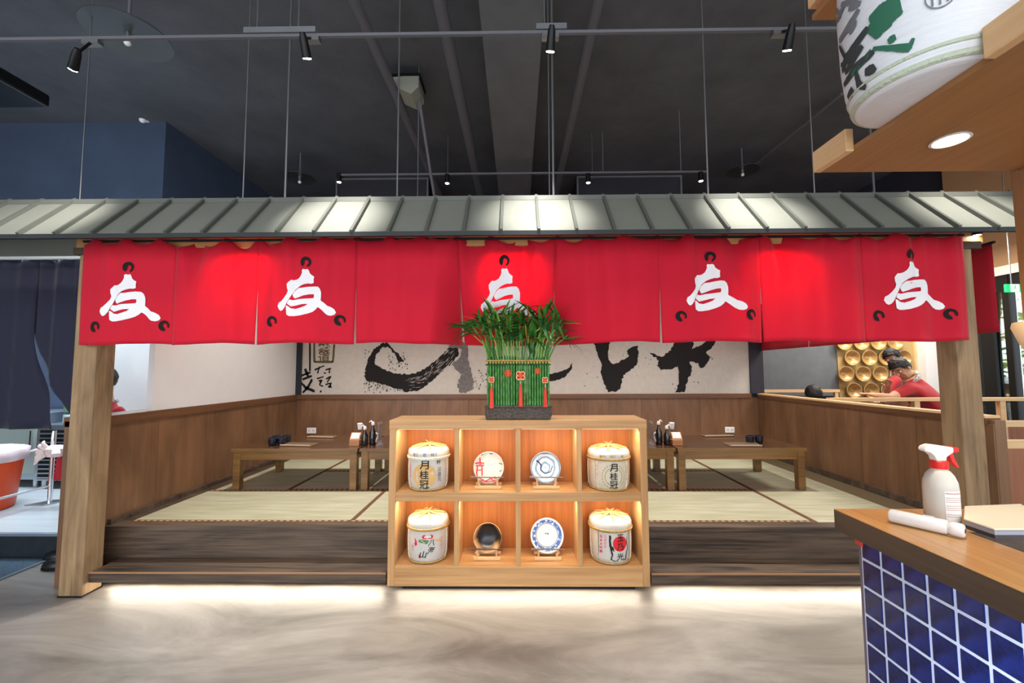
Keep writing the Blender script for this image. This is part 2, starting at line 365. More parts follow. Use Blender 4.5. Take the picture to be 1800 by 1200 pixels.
# lighting track with four spotlights, and a far track
M_lamp = pm('lamp_lens', '#ffffff', .3, emit='#fff4e0', estr=60)
t = thing('lighting_track', 'long thin black lighting track hung across the ceiling', 'track', (0, 2.4, 3.55))
MB().box(-4.2, 2.25, 2.39, 2.41, 3.535, 3.553).build('track_rail', M_pipe, t)
MB().box(-1.62, -1.19, 2.38, 2.42, 3.555, 3.59).build('joint_cover', M_beam, t)
MB().box(.12, .30, 2.38, 2.42, 3.555, 3.59).build('joint_cover', M_beam, t)
for x in (-3.4, -1.55, -1.3, .17, 1.9):
    MB().tube([(x, 2.4, 3.59), (x, 2.4, ZC)], .005, 6).build('suspension_rod', M_steelw, t)
for i, ((u, v), tgt, pw) in enumerate((((128, 122), (-3.35, 2.86, 2.6), 95), ((540, 104), (-1.25, 2.86, 2.6), 120), ((967, 92), (.15, 2.86, 2.6), 130), ((1383, 90), (1.62, 2.86, 2.6), 120))):
    p = at(u, v, y=2.36); d = (Vector(tgt) - p).normalized()
    t = thing('track_spotlight', 'lit track spotlight, ' + ['leftmost, over the blue-grey wall', 'second from left, left of the pale junction box', 'third from left, above the middle canopy rod', 'rightmost, beside the white barrel'][i], 'spotlight', p, 'spotlights on the near track')
    q = p - d * .10
    lh = MB().tube([q - d * .03, q, p - d * .005], [.014, .022, .026], 14).build('lamp_head', M_black, t, smooth=True)
    MB().tube([p - d * .006, p], [.022, .022], 14).build('lens', M_lamp, lh)
    MB().tube([q, (q.x, 2.4, 3.53)], .008, 8).build('arm', M_black, t)
    MB().box(q.x - .05, q.x + .05, 2.38, 2.42, 3.505, 3.53).build('adapter', M_steelw, t)
    spot('track_beam', p + d * .02, tgt, pw, 54, 1.0, (1, .96, .90), .03)
spot('track_beam', (3.0, 2.3, 3.45), (3.1, 2.86, 2.6), 110, 54, 1.0, (1, .95, .86), .03)
t = thing('lighting_track', 'short far lighting track behind the canopy ridge', 'track', (0, 6, 4.4))
MB().box(-2.6, 2.75, 5.985, 6.015, 4.38, 4.405).build('track_rail', M_pipe, t)
for x in (-1.0, 1.1): MB().tube([(x, 6, 4.405), (x, 6, ZC)], .005, 6).build('suspension_rod', M_steelw, t)
for i, (u, v) in enumerate(((786, 322), (1034, 321), (596, 320), (1232, 318))):
    p = at(u, v, y=6.0)
    t = thing('small_spotlight', 'tiny lit spotlight on the far track, ' + ['left of the wide beam', 'right of the wide beam', 'under the left pendant', 'near the right pendant'][i], 'spotlight', p, 'spotlights on the far track')
    MB().tube([p, p + Vector((0, 0, .13))], .035, 12).build('lamp_head', M_black, t, smooth=True)
    MB().tube([p - Vector((0, 0, .004)), p], .03, 12).build('lens', pm('dim_lens', '#ffffff', .3, emit='#fff4e0', estr=6), t)
    MB().tube([p + Vector((0, 0, .13)), (p.x, 6, 4.38)], .008, 6).build('arm', M_black, t)
# disc pendants
for (u, v), yy, rad, lab in (((225, 62), 3.2, .29, 'large dark disc pendant lamp at upper left'), ((527, 313), 6.5, .24, 'small dark disc pendant beside the thick canopy rod'), ((1305, 300), 6.5, .24, 'small dark disc pendant on the right, below the spotlight')):
    p = at(u, v, y=yy); t = thing('disc_pendant', lab, 'pendant lamp', p)
    MB().lathe([(.03, .035), (rad * .5, .022), (rad, 0), (rad, -.008), (rad * .5, .012), (.03, .02)], p, 48).build('shade', pm('pendant_enamel', '#3a3b3b', .45), t, smooth=True)
    bh_ = MB().tube([p + Vector((0, 0, .02)), p + Vector((0, 0, -.05))], .022, 12).build('bulb_holder', M_steel, t)
    MB().sphere(p - Vector((0, 0, .065)), .025).build('bulb', pm('frosted_bulb', '#dddddd', .3), bh_, smooth=True)
    MB().tube([p + Vector((0, 0, .03)), (p.x, p.y, ZC)], .012, 8).build('stem', M_pipe, t)
p = at(254, 213, y=5.6)
t = thing('wall_camera', 'small white security dome high on the blue-grey wall', 'camera', p)
MB().sphere((p.x, 5.57, p.z), .04).build('dome', pm('white_plastic', '#e8e8e8', .4), t, smooth=True)
MB().box(p.x - .05, p.x + .05, 5.59, 5.62, p.z - .01, p.z + .06).build('bracket', pm('white_plastic', '#e8e8e8'), t)

# ------------------------------------------------------------------ pavilion: half walls, back wall, platform
def panels(root, ax, a0, a1, const, z0, z1, n, th, mat, side):
    """wainscot boards side by side, 3 mm joints; ax 'x' or 'y' is the running axis"""
    wd = (a1 - a0) / n
    for i in range(n):
        p0, p1 = a0 + i * wd + .0015, a0 + (i + 1) * wd - .0015
        if ax == 'x': box('panel', p0, p1, const, const + th, z0, z1, mat, root)
        else: box('panel', const, const + th, p0, p1, z0, z1, mat, root)
ZCAP = 1.21
XL, XR, YB = -3.14, 3.38, 6.06
wl = sroot('wall_pavilion_left', 'brown wainscot half wall with white wall above')
box('wall_core', XL - .215, XL - .012, 3.145, YB, 0, ZCAP - .03, W_panel, wl)
panels(wl, 'y', 3.145, YB, XL - .012, .38, ZCAP - .07, 5, .012, W_panel, 1)
box('cap_rail', XL - .225, XL + .012, 3.145, YB, ZCAP - .07, ZCAP, W_capY, wl)
box('upper_wall', XL - .06, XL - .01, 3.66, YB, ZCAP, 3.0, M_white, wl)
box('baseboard', XL, XL + .03, 3.3, YB, .38, .42, W_step, wl)
wr = sroot('wall_pavilion_right', 'dark brown wainscot half wall with pale cap')
box('wall_core', XR + .012, XR + .09, 3.1, YB, 0, ZCAP - .03, W_panel, wr)
panels(wr, 'y', 3.1, YB, XR, .38, ZCAP - .06, 5, .012, W_panel, 1)
box('cap_rail', XR - .012, XR + .10, 3.14, YB, ZCAP - .06, ZCAP - .018, W_capY, wr)
box('cap_edge', XR - .012, XR + .10, 3.14, YB, ZCAP - .018, ZCAP, W_trim, wr)
box('baseboard', XR - .03, XR, 3.3, YB, .38, .44, W_step, wr)
wb = sroot('wall_pavilion_back', 'brown wainscot below, calligraphy mural above')
box('wall_core', XL - .11, XR + .1, YB + .012, YB + .12, 0, 3.0, M_dwall, wb)
panels(wb, 'x', XL, XR, YB, .38, ZCAP - .06, 8, .012, W_panel, 1)
box('cap_rail', XL, XR - .1, YB - .02, YB + .012, ZCAP - .06, ZCAP, W_cap, wb)
box('corner_trim', XL - .03, XL + .065, YB - .03, YB + .012, ZCAP, 3.0, M_navytrim, wb)
box('corner_trim', 3.27, 3.39, YB - .03, YB + .012, ZCAP, 3.0, M_navytrim, wb)
# mural
mu = thing('calligraphy_mural', 'off-white wall mural with large black brush calligraphy strokes', 'mural', (.1, YB, ZCAP))
M_mural = pm('mural_paper', '#bfb9b0', .75, var=.07, vscale=14)
box('mural_panel', XL + .065, 3.27, YB - .004, YB + .012, ZCAP, 3.0, M_mural, mu)
def mmap(a, b): return (a, YB - .0065, b)
def px(pts, y=YB - .0065): return [(q.x, q.z) for q in (at(u, v, y=y) for u, v in pts)]
za = lambda pts: [(500 + x / 5, 590 + y / 5) for x, y in pts]
zb = lambda pts: [(960 + x / 4.737, 590 + y / 4.737) for x, y in pts]
rg = random.Random(3)
def rough(poly, amp=.012, n=6):
    out = []
    for i in range(len(poly)):
        a, b = poly[i], poly[(i + 1) % len(poly)]
        for k in range(n):
            t = k / n; out.append((a[0] + (b[0] - a[0]) * t + rg.uniform(-amp, amp) * (k > 0), a[1] + (b[1] - a[1]) * t + rg.uniform(-amp, amp) * (k > 0)))
    return out
M_ink2 = pm('grey_dry_ink', '#6e6a68', .8, var=.3, vscale=30)
S1 = za([(905, 60), (1010, 170), (1050, 230), (1000, 240), (985, 190), (905, 95), (840, 115), (800, 180), (795, 250), (860, 290), (980, 330), (1090, 340), (1180, 315), (1280, 255), (1380, 170), (1440, 105), (1500, 60), (1540, 60), (1530, 170), (1470, 240), (1400, 290), (1330, 370), (1240, 440), (1180, 480), (1060, 495), (1020, 465), (900, 440), (800, 405), (730, 400), (700, 360), (715, 290), (740, 190), (800, 110), (850, 70)])
decal('brush_stroke', [rough(px(S1), .014)], mmap, M_ink, mu)
M_paper2 = M_mural
cl = [(800, 350), (950, 390), (1080, 415), (1190, 400), (1290, 335), (1390, 235), (1480, 130)]; slv = []
for k in range(90):
    f = rg.uniform(.35, 1) * (len(cl) - 1.001); i = int(f); t_ = f - i; dx, dy = cl[i + 1][0] - cl[i][0], cl[i + 1][1] - cl[i][1]; l_ = math.hypot(dx, dy); o_ = rg.uniform(-48, 62)
    cx, cy = cl[i][0] + dx * t_ - dy / l_ * o_, cl[i][1] + dy * t_ + dx / l_ * o_; h_ = rg.uniform(8, 38); w_ = rg.uniform(.8, 2.6)
    slv.append(px(za([(cx - dx / l_ * h_, cy - dy / l_ * h_), (cx + dy / l_ * w_, cy - dx / l_ * w_), (cx + dx / l_ * h_, cy + dy / l_ * h_), (cx - dy / l_ * w_, cy + dx / l_ * w_)])))
decal('dry_streaks', slv, lambda a, b: (a, YB - .0085, b), M_paper2, mu)['kind'] = 'stuff'
sp2 = []
for k in range(70):
    q = px(za([(rg.uniform(690, 1030), rg.uniform(395, 470))]))[0]; a_ = rg.uniform(-2.2, -1.0); h_ = rg.uniform(.02, .07)
    sp2.append([(q[0] - .003, q[1]), (q[0] + .003, q[1]), (q[0] + h_ * math.cos(a_) * .6, q[1] + h_ * math.sin(a_))])
decal('ink_spikes', sp2, lambda a, b: (a, YB - .0062, b), M_ink, mu)['kind'] = 'stuff'
S1b = za([(1440, 100), (1500, 60), (1620, 55), (1610, 200), (1640, 300), (1662, 400), (1655, 470), (1600, 500), (1540, 495), (1522, 440), (1530, 390), (1560, 340), (1510, 300), (1470, 250), (1540, 190), (1560, 120)])
decal('dry_brush_stroke', [rough(px(S1b), .014)], lambda a, b: (a, YB - .009, b), M_ink2, mu)
S2 = zb([(-110, 330), (20, 320), (110, 300), (190, 265), (215, 222), (218, 265), (185, 310), (150, 350), (60, 375), (-60, 370)])
decal('brush_stroke', [rough(px(S2), .008)], mmap, M_ink, mu)
S3 = zb([(390, 40), (535, 40), (515, 130), (520, 200), (560, 240), (610, 220), (690, 170), (668, 125), (720, 90), (760, 80), (770, 150), (760, 225), (730, 270), (660, 310), (630, 370), (620, 430), (590, 460), (520, 470), (490, 410), (455, 310), (465, 240), (430, 160), (410, 100)])
decal('brush_stroke', [rough(px(S3), .010)], mmap, M_ink, mu)
S4 = zb([(1080, 40), (1230, 40), (1215, 110), (1290, 80), (1330, 40), (1410, 40), (1370, 110), (1335, 135), (1365, 180), (1340, 235), (1285, 270), (1260, 225), (1195, 215), (1215, 290), (1180, 360), (1150, 470), (1075, 472), (1105, 390), (1095, 250), (1030, 280), (960, 285), (925, 250), (935, 205), (865, 140), (960, 175), (1040, 120)])
decal('brush_stroke', [rough(px(S4), .013)], mmap, M_ink, mu)
sp = []
for k in range(260):
    zx, zy = rg.choice([(rg.uniform(700, 1050), rg.uniform(400, 500)), (rg.uniform(900, 1080), rg.uniform(150, 300)), (rg.uniform(1650, 1790), rg.uniform(300, 480)), (rg.uniform(2300, 3900), rg.uniform(80, 480)), (rg.uniform(700, 760), rg.uniform(120, 420))])
    q = px(za([(zx, zy)]))[0]; rad = rg.uniform(.003, .012)
    sp.append([(q[0] + rad * rg.uniform(.5, 1) * math.cos(t), q[1] + rad * rg.uniform(.5, 1.6) * math.sin(t)) for t in [2 * math.pi * j / 6 for j in range(6)]])
decal('ink_specks', sp, lambda a, b: (a, YB - .005, b), M_ink, mu)['kind'] = 'stuff'
# signature column and seal on the left of the mural
sig = [stroke(px(za(dense(p, 3))), wd, .35, rg) for p, wd in (
    ([(222, 60), (222, 310)], .026), ([(150, 350), (230, 320)], .03), ([(160, 385), (240, 350)], .03), ([(180, 290), (210, 360)], .03), ([(145, 410), (180, 450), (265, 490)], .035), ([(240, 380), (215, 440), (160, 500)], .035),
    ([(265, 300), (350, 262)], .02), ([(310, 270), (290, 330)], .02), ([(360, 300), (410, 285)], .018), ([(395, 290), (395, 330)], .018), ([(345, 325), (365, 330)], .018),
    ([(285, 375), (345, 360)], .02), ([(300, 395), (330, 390), (310, 430), (340, 445)], .02), ([(365, 380), (410, 355), (375, 410)], .02), ([(360, 430), (415, 415), (385, 450), (415, 450)], .02), ([(312, 487), (326, 490)], .03))]
decal('signature', sig, mmap, M_ink, mu)
M_seal = pm('brown_seal_ink', '#5d4f2c', .8)
decal('seal', [stroke(px(za(dense(p, 3))), wd, .2, rg) for p, wd in (([(262, 60), (262, 232)], .03), ([(262, 228), (430, 228)], .03), ([(425, 228), (438, 75)], .03))], mmap, M_seal, mu)
q = px(za([(348, 100)]))[0]; q2 = px(za([(348, 185)]))[0]
text_decal('seal_glyph', '藝', .52 * .33, .19, lambda a, b: (a + q[0], YB - .0068, b + q[1] + .01), M_seal, mu)
text_decal('seal_glyph', '道', .52 * .33, .16, lambda a, b: (a + q2[0], YB - .0068, b + q2[1] - .01), M_seal, mu)
for i, xs in enumerate((-2.915, 2.965)):
    t = thing('wall_socket', 'white double wall socket above the ' + ['left', 'right'][i] + ' outer low table', 'socket', (xs, YB, .70))
    cpl = box('cover_plate', xs - .065, xs + .065, YB - .012, YB, .665, .745, pm('white_plastic', '#e8e8e8'), t, .004)
    for s in (-1, 1):
        m = MB()
        for dx in (-.008, .008): m.box(xs + s * .03 + dx - .003, xs + s * .03 + dx + .003, YB - .014, YB - .0115, .69, .72)
        m.build('outlet_slots', pm('socket_grey', '#9a9a9a', .5), cpl)

# platform and steps (notched for the display cabinet)
CX = .915
plat = sroot('platform', 'raised tatami platform')
for x0, x1 in ((XL, -CX), (CX, XR)):
    box('platform_body', x0, x1, 3.30, YB, .02, .352, W_step, plat)
    box('edge_board', x0, x1, 3.265, 3.37, .352, .38, W_step, plat)
    box('riser', x0, x1, 3.27, 3.30, .15, .352, W_step, plat)
box('platform_body', -CX, CX, 3.37, YB, .02, .352, W_step, plat)
box('platform_border', XL, XL + .11, 3.37, YB, .352, .38, W_step, plat)
box('platform_border', 3.12, XR, 3.37, YB, .352, .38, pm('mat_edge_board', '#6b5c43', .6), plat)
box('platform_border', XL + .11, 3.12, 5.95, YB, .352, .38, W_step, plat)
for i, (x0, x1) in enumerate(((-2.997, -CX), (CX, 3.052))):
    t = thing('wooden_step', 'long dark wood step ' + ['left', 'right'][i] + ' of the display cabinet', 'step', ((x0 + x1) / 2, 3.1, 0))
    trd = box('tread', x0, x1, 3.035, 3.27, .08, .15, W_step, t, .004)
    box('nosing_strip', x0, x1, 3.030, 3.040, .144, .153, pm('brass_nosing', '#b58a66', .35, .4), trd)
    m = MB(); m.box(x0 + .05, x1 - .05, 3.2, 3.268, .0, .08); m.build('plinth', M_black, t)
    box('led_strip', x0 + .05, x1 - .05, 3.17, 3.185, .068, .0795, pm('led_warm', '#ffffff', .4, emit='#ffd7a8', estr=2), t)
    area('step_led', ((x0 + x1) / 2, 3.15, .074), ((x0 + x1) / 2, 3.0, 0), 7.5, x1 - x0 - .1, .05, (1, .88, .72))
# tatami mats
def tatmat():
    m = bpy.data.materials.new('tatami_rush'); nt, N, L, P = nodes(m)
    tc = N.new('ShaderNodeTexCoord'); wv = N.new('ShaderNodeTexWave'); wv.wave_type = 'BANDS'; wv.bands_direction = 'Y'; wv.inputs['Scale'].default_value = 60; wv.inputs['Distortion'].default_value = .4
    L.new(tc.outputs['Object'], wv.inputs[0])
    n = N.new('ShaderNodeTexNoise'); n.inputs['Scale'].default_value = 6; n.inputs['Detail'].default_value = 6
    mp = N.new('ShaderNodeMapping'); mp.inputs['Scale'].default_value = (.4, 3, 1); L.new(tc.outputs['Object'], mp.inputs[0]); L.new(mp.outputs[0], n.inputs['Vector'])
    r = N.new('ShaderNodeValToRGB'); r.color_ramp.elements[0].position = .3; r.color_ramp.elements[1].position = .7
    r.color_ramp.elements[0].color = hexc('#b4b18e'); r.color_ramp.elements[1].color = hexc('#d0cdb2'); L.new(n.outputs['Fac'], r.inputs[0])
    mx = N.new('ShaderNodeMix'); mx.data_type = 'RGBA'; mx.blend_type = 'MULTIPLY'; mx.inputs[0].default_value = .15
    L.new(r.outputs[0], mx.inputs[6]); L.new(wv.outputs['Color'], mx.inputs[7]); L.new(mx.outputs[2], P.inputs['Base Color'])
    P.inputs['Roughness'].default_value = .42; return m
M_tat = tatmat()
M_heri = pm('brown_mat_border', '#6b4630', .7, var=.5, vscale=90)
mats = [(-3.03, -1.315, 3.37, 4.25, 'x', 'pale green tatami mat at the front left'), (-3.03, -2.24, 4.25, 5.95, 'y', 'tatami mat along the left wainscot under the outer table'),
        (-2.24, 0, 4.25, 5.04, 'x', 'tatami mat under the left inner table'), (-2.24, 0, 5.04, 5.95, 'x', 'tatami mat at the back wall, left half'),
        (-1.315, .5, 3.37, 4.25, 'xs', 'pale tatami mat just left of and behind the display cabinet'), (.5, 2.26, 3.37, 4.25, 'x', 'pale green tatami mat at the front, right of the cabinet'),
        (0, 2.26, 4.25, 5.04, 'x', 'shaded tatami mat under the right inner table'), (2.26, 3.12, 3.37, 5.04, 'ys', 'pale tatami mat along the right wainscot, front'),
        (2.26, 3.12, 5.04, 5.95, 'ys', 'tatami mat in the far right corner'), (0, 2.26, 5.04, 5.95, 'x', 'tatami mat at the back wall, right half')]
for x0, x1, y0, y1, mode, lab in mats:
    t = thing('tatami_mat', lab, 'tatami mat', ((x0 + x1) / 2, (y0 + y1) / 2, .352), 'tatami mats on the platform')
    rsh = box('rush_surface', x0 + .002, x1 - .002, y0 + .002, y1 - .002, .352, .379, M_tat, t)
    bw = .036
    if 'x' in mode:
        for yy in (y0 + .002, y1 - bw - .002): box('cloth_border', x0 + .002, x1 - .002, yy, yy + bw, .378, .381, M_heri, t)
        if 's' in mode: box('cloth_border', x0 + .002, x0 + bw, y0 + bw + .003, y1 - bw - .003, .378, .381, M_heri, t)
        # woven motif along the border
        m = MB(); nd = int((x1 - x0) / .05)
        for k in range(nd):
            for yy in (y0 + .010, y1 - .029): m.box(x0 + .02 + k * .05, x0 + .046 + k * .05, yy, yy + .018, .3805, .3818)
        m.build('border_motif', pm('mat_motif', '#c3a070', .7), rsh)['kind'] = 'stuff'
    else:
        for xx in ((x0 + .002,) if 's' in mode else (x0 + .002, x1 - bw - .002)): box('cloth_border', xx, xx + bw, y0 + .002, y1 - .002, .378, .381, M_heri, t)

# posts and lintel
for i, (x0, x1) in enumerate(((-3.165, -3.0), (3.055, 3.21))):
    t = thing('timber_post', ['weathered timber post at the left end of the canopy', 'timber post at the right end of the canopy'][i], 'post', ((x0 + x1) / 2, 3.05, 0))
    box('post_shaft', x0, x1, 2.995, 3.14, .0, 2.44, W_post, t, .006)
    box('base_shadow_band', x0 - .002, x1 + .002, 2.993, 3.142, 0, .012, M_black, t)  # thin black band standing in for shade at the post's foot
    box('bracket', x0 - .03, x1 + .05, 2.975, 3.15, 2.39, 2.44, wood('post_bracket', '#3d2c22', '#5a4334', 'X', 1, .6), t)
t = thing('lintel_beam', 'long pale lintel beam behind the red curtain tops', 'beam', (0, 3.05, 2.44))
box('beam_body', -3.2, 3.3, 3.0, 3.12, 2.4405, 2.52, W_beamX, t)
for x in (-2.05, -.05, 1.9): box('lamp_block', x - .05, x + .05, 3.121, 3.16, 2.45, 2.5, M_black, t)
# ------------------------------------------------------------------ canopy roof
rf = thing('canopy_roof', 'long grey standing-seam metal canopy roof over the red curtains', 'roof', (0, 3.03, 2.42))
YE, ZE, YR, ZR = 2.70, 2.445, 3.03, 2.805
PITCHX = .243; XS = [-.10 + PITCHX * k for k in range(-19, 16)]
dv = Vector((0, YR - YE, ZR - ZE)).normalized(); nv = Vector((0, -dv.z, dv.y))
for i in range(len(XS) - 1):
    a, b = XS[i] + .004, XS[i + 1] - .004
    e0, e1 = Vector((0, YE, ZE)), Vector((0, YR, ZR))
    m = MB(); q = [Vector((x, 0, 0)) + e + nv * d for x in (a, b) for e in (e0, e1) for d in (0, -.006)]
    m.add(q, [(0, 2, 6, 4), (1, 5, 7, 3), (0, 4, 5, 1), (2, 3, 7, 6), (0, 1, 3, 2), (4, 6, 7, 5)]).build('roof_sheet', M_roof, rf)
for x in XS:
    m = MB(); m.obox(Vector((x, YE - .004, ZE)) + nv * .008 - dv * .006, Vector((x, YR, ZR)) + nv * .008 + dv * .012, .02, .024, up=nv).build('roof_seam', M_rib, rf)
box('fascia', XS[0], XS[-1], YE - .012, YE + .012, 2.418, 2.447, M_fascia, rf)
MB().add([(XS[0], YR, ZR - .006), (XS[-1], YR, ZR - .006), (XS[-1], 3.4, 2.5), (XS[0], 3.4, 2.5)], [(0, 1, 2, 3)]).build('rear_slope', M_roof, rf, solid=.01)
MB().box(XS[0], XS[-1], YR - .03, YR + .03, ZR - .03, ZR + .004).build('ridge_cap', M_rib, rf)
box('soffit_board', XS[0], XS[-1], 2.80, 2.995, 2.53, 2.54, M_soffit, rf)
# light panel under the canopy left of the post, over the navy curtain
t = thing('kitchen_header', 'grey header panel with pale strip above the navy curtain', 'header', (-4.3, 3.7, 2.55))
box('header_board', -6.4, -3.37, 3.66, 3.72, 2.585, 2.95, M_soffit, t)
box('pale_strip', -6.4, -3.37, 3.645, 3.66, 2.545, 2.60, M_sky_strip, t)

# ------------------------------------------------------------------ red noren curtains
YN, ZT, ZBOT = 2.955, 2.497, 1.738
SWAG = (-2.30, -1.98, -.30, .03, 1.02, 1.55, 1.86)
def fold(x, z, s):
    t = (ZT - z) / (ZT - ZBOT)
    y = .015 * math.sin(x * 14 + s) * (.35 + .65 * t) + .008 * math.sin(x * 31 + 2.1 * s + t * 2) * (.6 + .4 * t) + .006 * math.sin(x * 57 + s * 3) * (1 - t)
    y += .012 * math.sin((x * 5 + t * 1.5) + s * 1.7)
    for xs in SWAG:                      # cloth sagging in a V between two loops
        q = 1 - abs(x - xs) / .16 - t / .5
        if q > 0: y += .085 * q
    for xs in (-2.62, -2.02, -1.62, -.30, .12, .62, 1.2, 1.75, 2.05, 2.7):   # soft vertical pleats falling from the loops
        y -= .026 * math.exp(-((x - xs - .05 * t) / .045) ** 2) * math.exp(-t * .9)
    return YN - .012 + max(-.045, y)
def push(pi, z, x=0):
    # the middle panel hangs back behind the bamboo leaves that press against it
    k = 1 if pi == 4 else max(0, 1 - abs(x - .274) / .30) ** 1.5 if pi == 5 else max(0, 1 - abs(x + .416) / .20) ** 1.5 if pi == 3 else 0
    return .36 * k * max(0, (ZT - z) / (ZT - ZBOT)) ** 1.15
def topz(x): return ZT - abs(math.sin(math.pi * (x - .05) / .235)) ** 1.2 * ((.062 if x < -1.75 else .038) + .014 * math.sin(x * 2.9 + 1))
CH_A = [(595, 250), (615, 232), (650, 240), (685, 232), (705, 255), (720, 300), (750, 330), (785, 350), (778, 400), (780, 455), (740, 470), (700, 465), (640, 480), (580, 505), (540, 535), (505, 565), (480, 610), (450, 660), (420, 720), (390, 770), (360, 840), (325, 890), (290, 912), (260, 890), (235, 835), (250, 780), (290, 755), (340, 700), (385, 640), (400, 590), (385, 540), (380, 480), (410, 440), (440, 410), (470, 415), (520, 400), (560, 370), (585, 330), (600, 290)]
CH_B = [(555, 540), (620, 535), (700, 520), (780, 512), (850, 515), (885, 550), (905, 610), (905, 680), (900, 740), (960, 780), (1020, 830), (1090, 855), (1145, 890), (1172, 940), (1150, 975), (1100, 992), (1040, 985), (990, 955), (930, 900), (880, 860), (850, 845), (820, 880), (770, 920), (700, 950), (600, 980), (500, 995), (430, 995), (385, 970), (378, 900), (375, 825), (400, 830), (450, 870), (520, 880), (600, 855), (660, 830), (700, 795), (620, 800), (560, 815), (500, 830), (450, 840), (410, 810), (390, 800), (400, 760), (425, 730), (470, 740), (560, 720), (680, 710), (780, 700), (790, 670), (785, 635), (720, 640), (640, 660), (560, 690), (500, 710), (480, 690), (465, 650), (490, 600), (520, 565)]
PXM = 3.02 / 748 / 9.233         # zoomed pixels of the traced glyph to metres on the cloth
def swirl_quads(cx, cz, r, rot):
    c, s = math.cos(math.radians(rot)), math.sin(math.radians(rot)); out = []; P_ = []
    for k in range(19):
        a = math.radians(-70 + 310 * k / 18); w_ = r * (.30 + .48 * min(1, k / 12)) * (1 if k < 17 else .8)
        P_.append([(q * math.cos(a), q * math.sin(a)) for q in (r, r - w_)])
    for k in range(18): out.append([P_[k][0], P_[k + 1][0], P_[k + 1][1], P_[k][1]])
    return [[(cx + x * c - z * s, cz + x * s + z * c) for x, z in q] for q in out]
def swirl(cx, cz, r, rot):
    out = [(r * math.cos(math.radians(a)), r * math.sin(math.radians(a))) for a in range(-62, 247, 14)]
    inn = [(r * (.06 + .42 * math.cos(math.radians(a))), r * (-.15 + .42 * math.sin(math.radians(a)))) for a in range(236, -40, -18)]
    inn.append((r * .42, r * -.75)); c, s = math.cos(math.radians(rot)), math.sin(math.radians(rot))
    return [(cx + x * c - z * s, cz + x * s + z * c) for x, z in out + inn]
NX = [1.017 * q for q in (-3.045, -2.385, -1.802, -1.115, -.409, .27, .981, 1.668, 2.36, 3.06)]   # panel edges along the rod
norens = [((0, 1), 'red curtain at the left post, first white character'), ((2, 3), 'red curtain with the second white character from the left'), ((4, 5), 'red curtain behind the bamboo plant, middle white character'), ((6,), 'single red curtain panel with the fourth white character'), ((7, 8), 'red curtain at the right post, rightmost white character')]
JOINED = {1, 8}; SLIT = {2: .34, 3: .42, 4: .36, 5: .30, 6: .38, 7: .5}   # slit length share above the hem
ci = 0
for grp, lab in norens:
    xm = (NX[grp[0]] + NX[grp[-1] + 1]) / 2
    root = thing('noren_curtain', lab + ' and black swirl marks' if 'middle' not in lab else lab, 'curtain', (xm, YN, ZBOT), 'red noren curtains under the canopy')
    for pi in grp:
        a, b = NX[pi], NX[pi + 1]; s = pi * 1.37; nx, nz = 36, 22; m = MB(); vs = []
        for j in range(nz + 1):
            for i in range(nx + 1):
                fx = i / nx; x = a + (b - a) * fx; zt = topz(x); z = zt + (ZBOT + .006 * math.sin(x * 9 + s) - zt) * j / nz
                g = max(0, (j / nz) - .45) * .014
                if pi not in JOINED and pi != grp[0] or (i == 0 and pi == 0): g = g
                ga = 0 if pi in JOINED else g; gb = 0 if (pi + 1) in JOINED else g
                x += ga * (1 - fx) - gb * fx
                ss = s if not (pi in JOINED and pi - 1 in grp) else s
                y = fold(x, z, s); e = min(fx, 1 - fx)
                if e < .12: y = y * (e / .12) + YN * (1 - e / .12)
                vs.append((x, y + push(pi, z, x), z))
        fs = [(j * (nx + 1) + i, j * (nx + 1) + i + 1, (j + 1) * (nx + 1) + i + 1, (j + 1) * (nx + 1) + i) for j in range(nz) for i in range(nx)]
        m.add(vs, fs); pan = m.build('curtain_panel', M_red, root, smooth=True, solid=.002, angle=80)
        # hem stitched double at the bottom, and hanging loops
        for k in range(3):
            x = .05 + .235 * round((a + (b - a) * (.15 + .35 * k) - .05) / .235)
            if a + .02 < x < b - .02:
                MB().box(x - .02, x + .02, YN - .016, YN + .016, topz(x) - .01, 2.49).build('hanging_loop', M_red, root)
        if pi % 2 == 0:
            uc = (230, 540, 888, 1252, 1602)[ci]; vc = (545, 536, 530, 526, 524)[ci]; ci += 1
            c0 = at(uc, vc - 5, y=YN)
            def fm(px_, pz_, s=s, a=a, b=b, pi=pi):
                e = min((px_ - a), (b - px_)) / (b - a); y = fold(px_, pz_, s)
                if e < .12: y = y * (e / .12) + YN * (1 - e / .12)
                return (px_, y - .006 + push(pi, pz_, px_), pz_)
            cv = lambda L_: [(c0.x + (x - 665) * PXM, c0.z - (y - 760) * PXM) for x, y in L_]
            decal('white_character', [cv(CH_A), cv(CH_B)], fm, M_print_w, pan, cuts=2)
            for (sx, sy, rot) in ((650, 115, 0), (147, 1078, 40), (1228, 1063, 45)):
                q = cv([(sx, sy)])[0]
                decal('black_swirl', swirl_quads(q[0], q[1], .038, rot), fm, M_print_b, pan, cuts=0)
tag(MB().tube([(-3.1, YN + .0, 2.478), (3.12, YN + .0, 2.478)], .009, 8).build('curtain_rod', M_black, origin=(0, YN, 2.478)), 'thin black curtain rod along the canopy eave', 'rod')
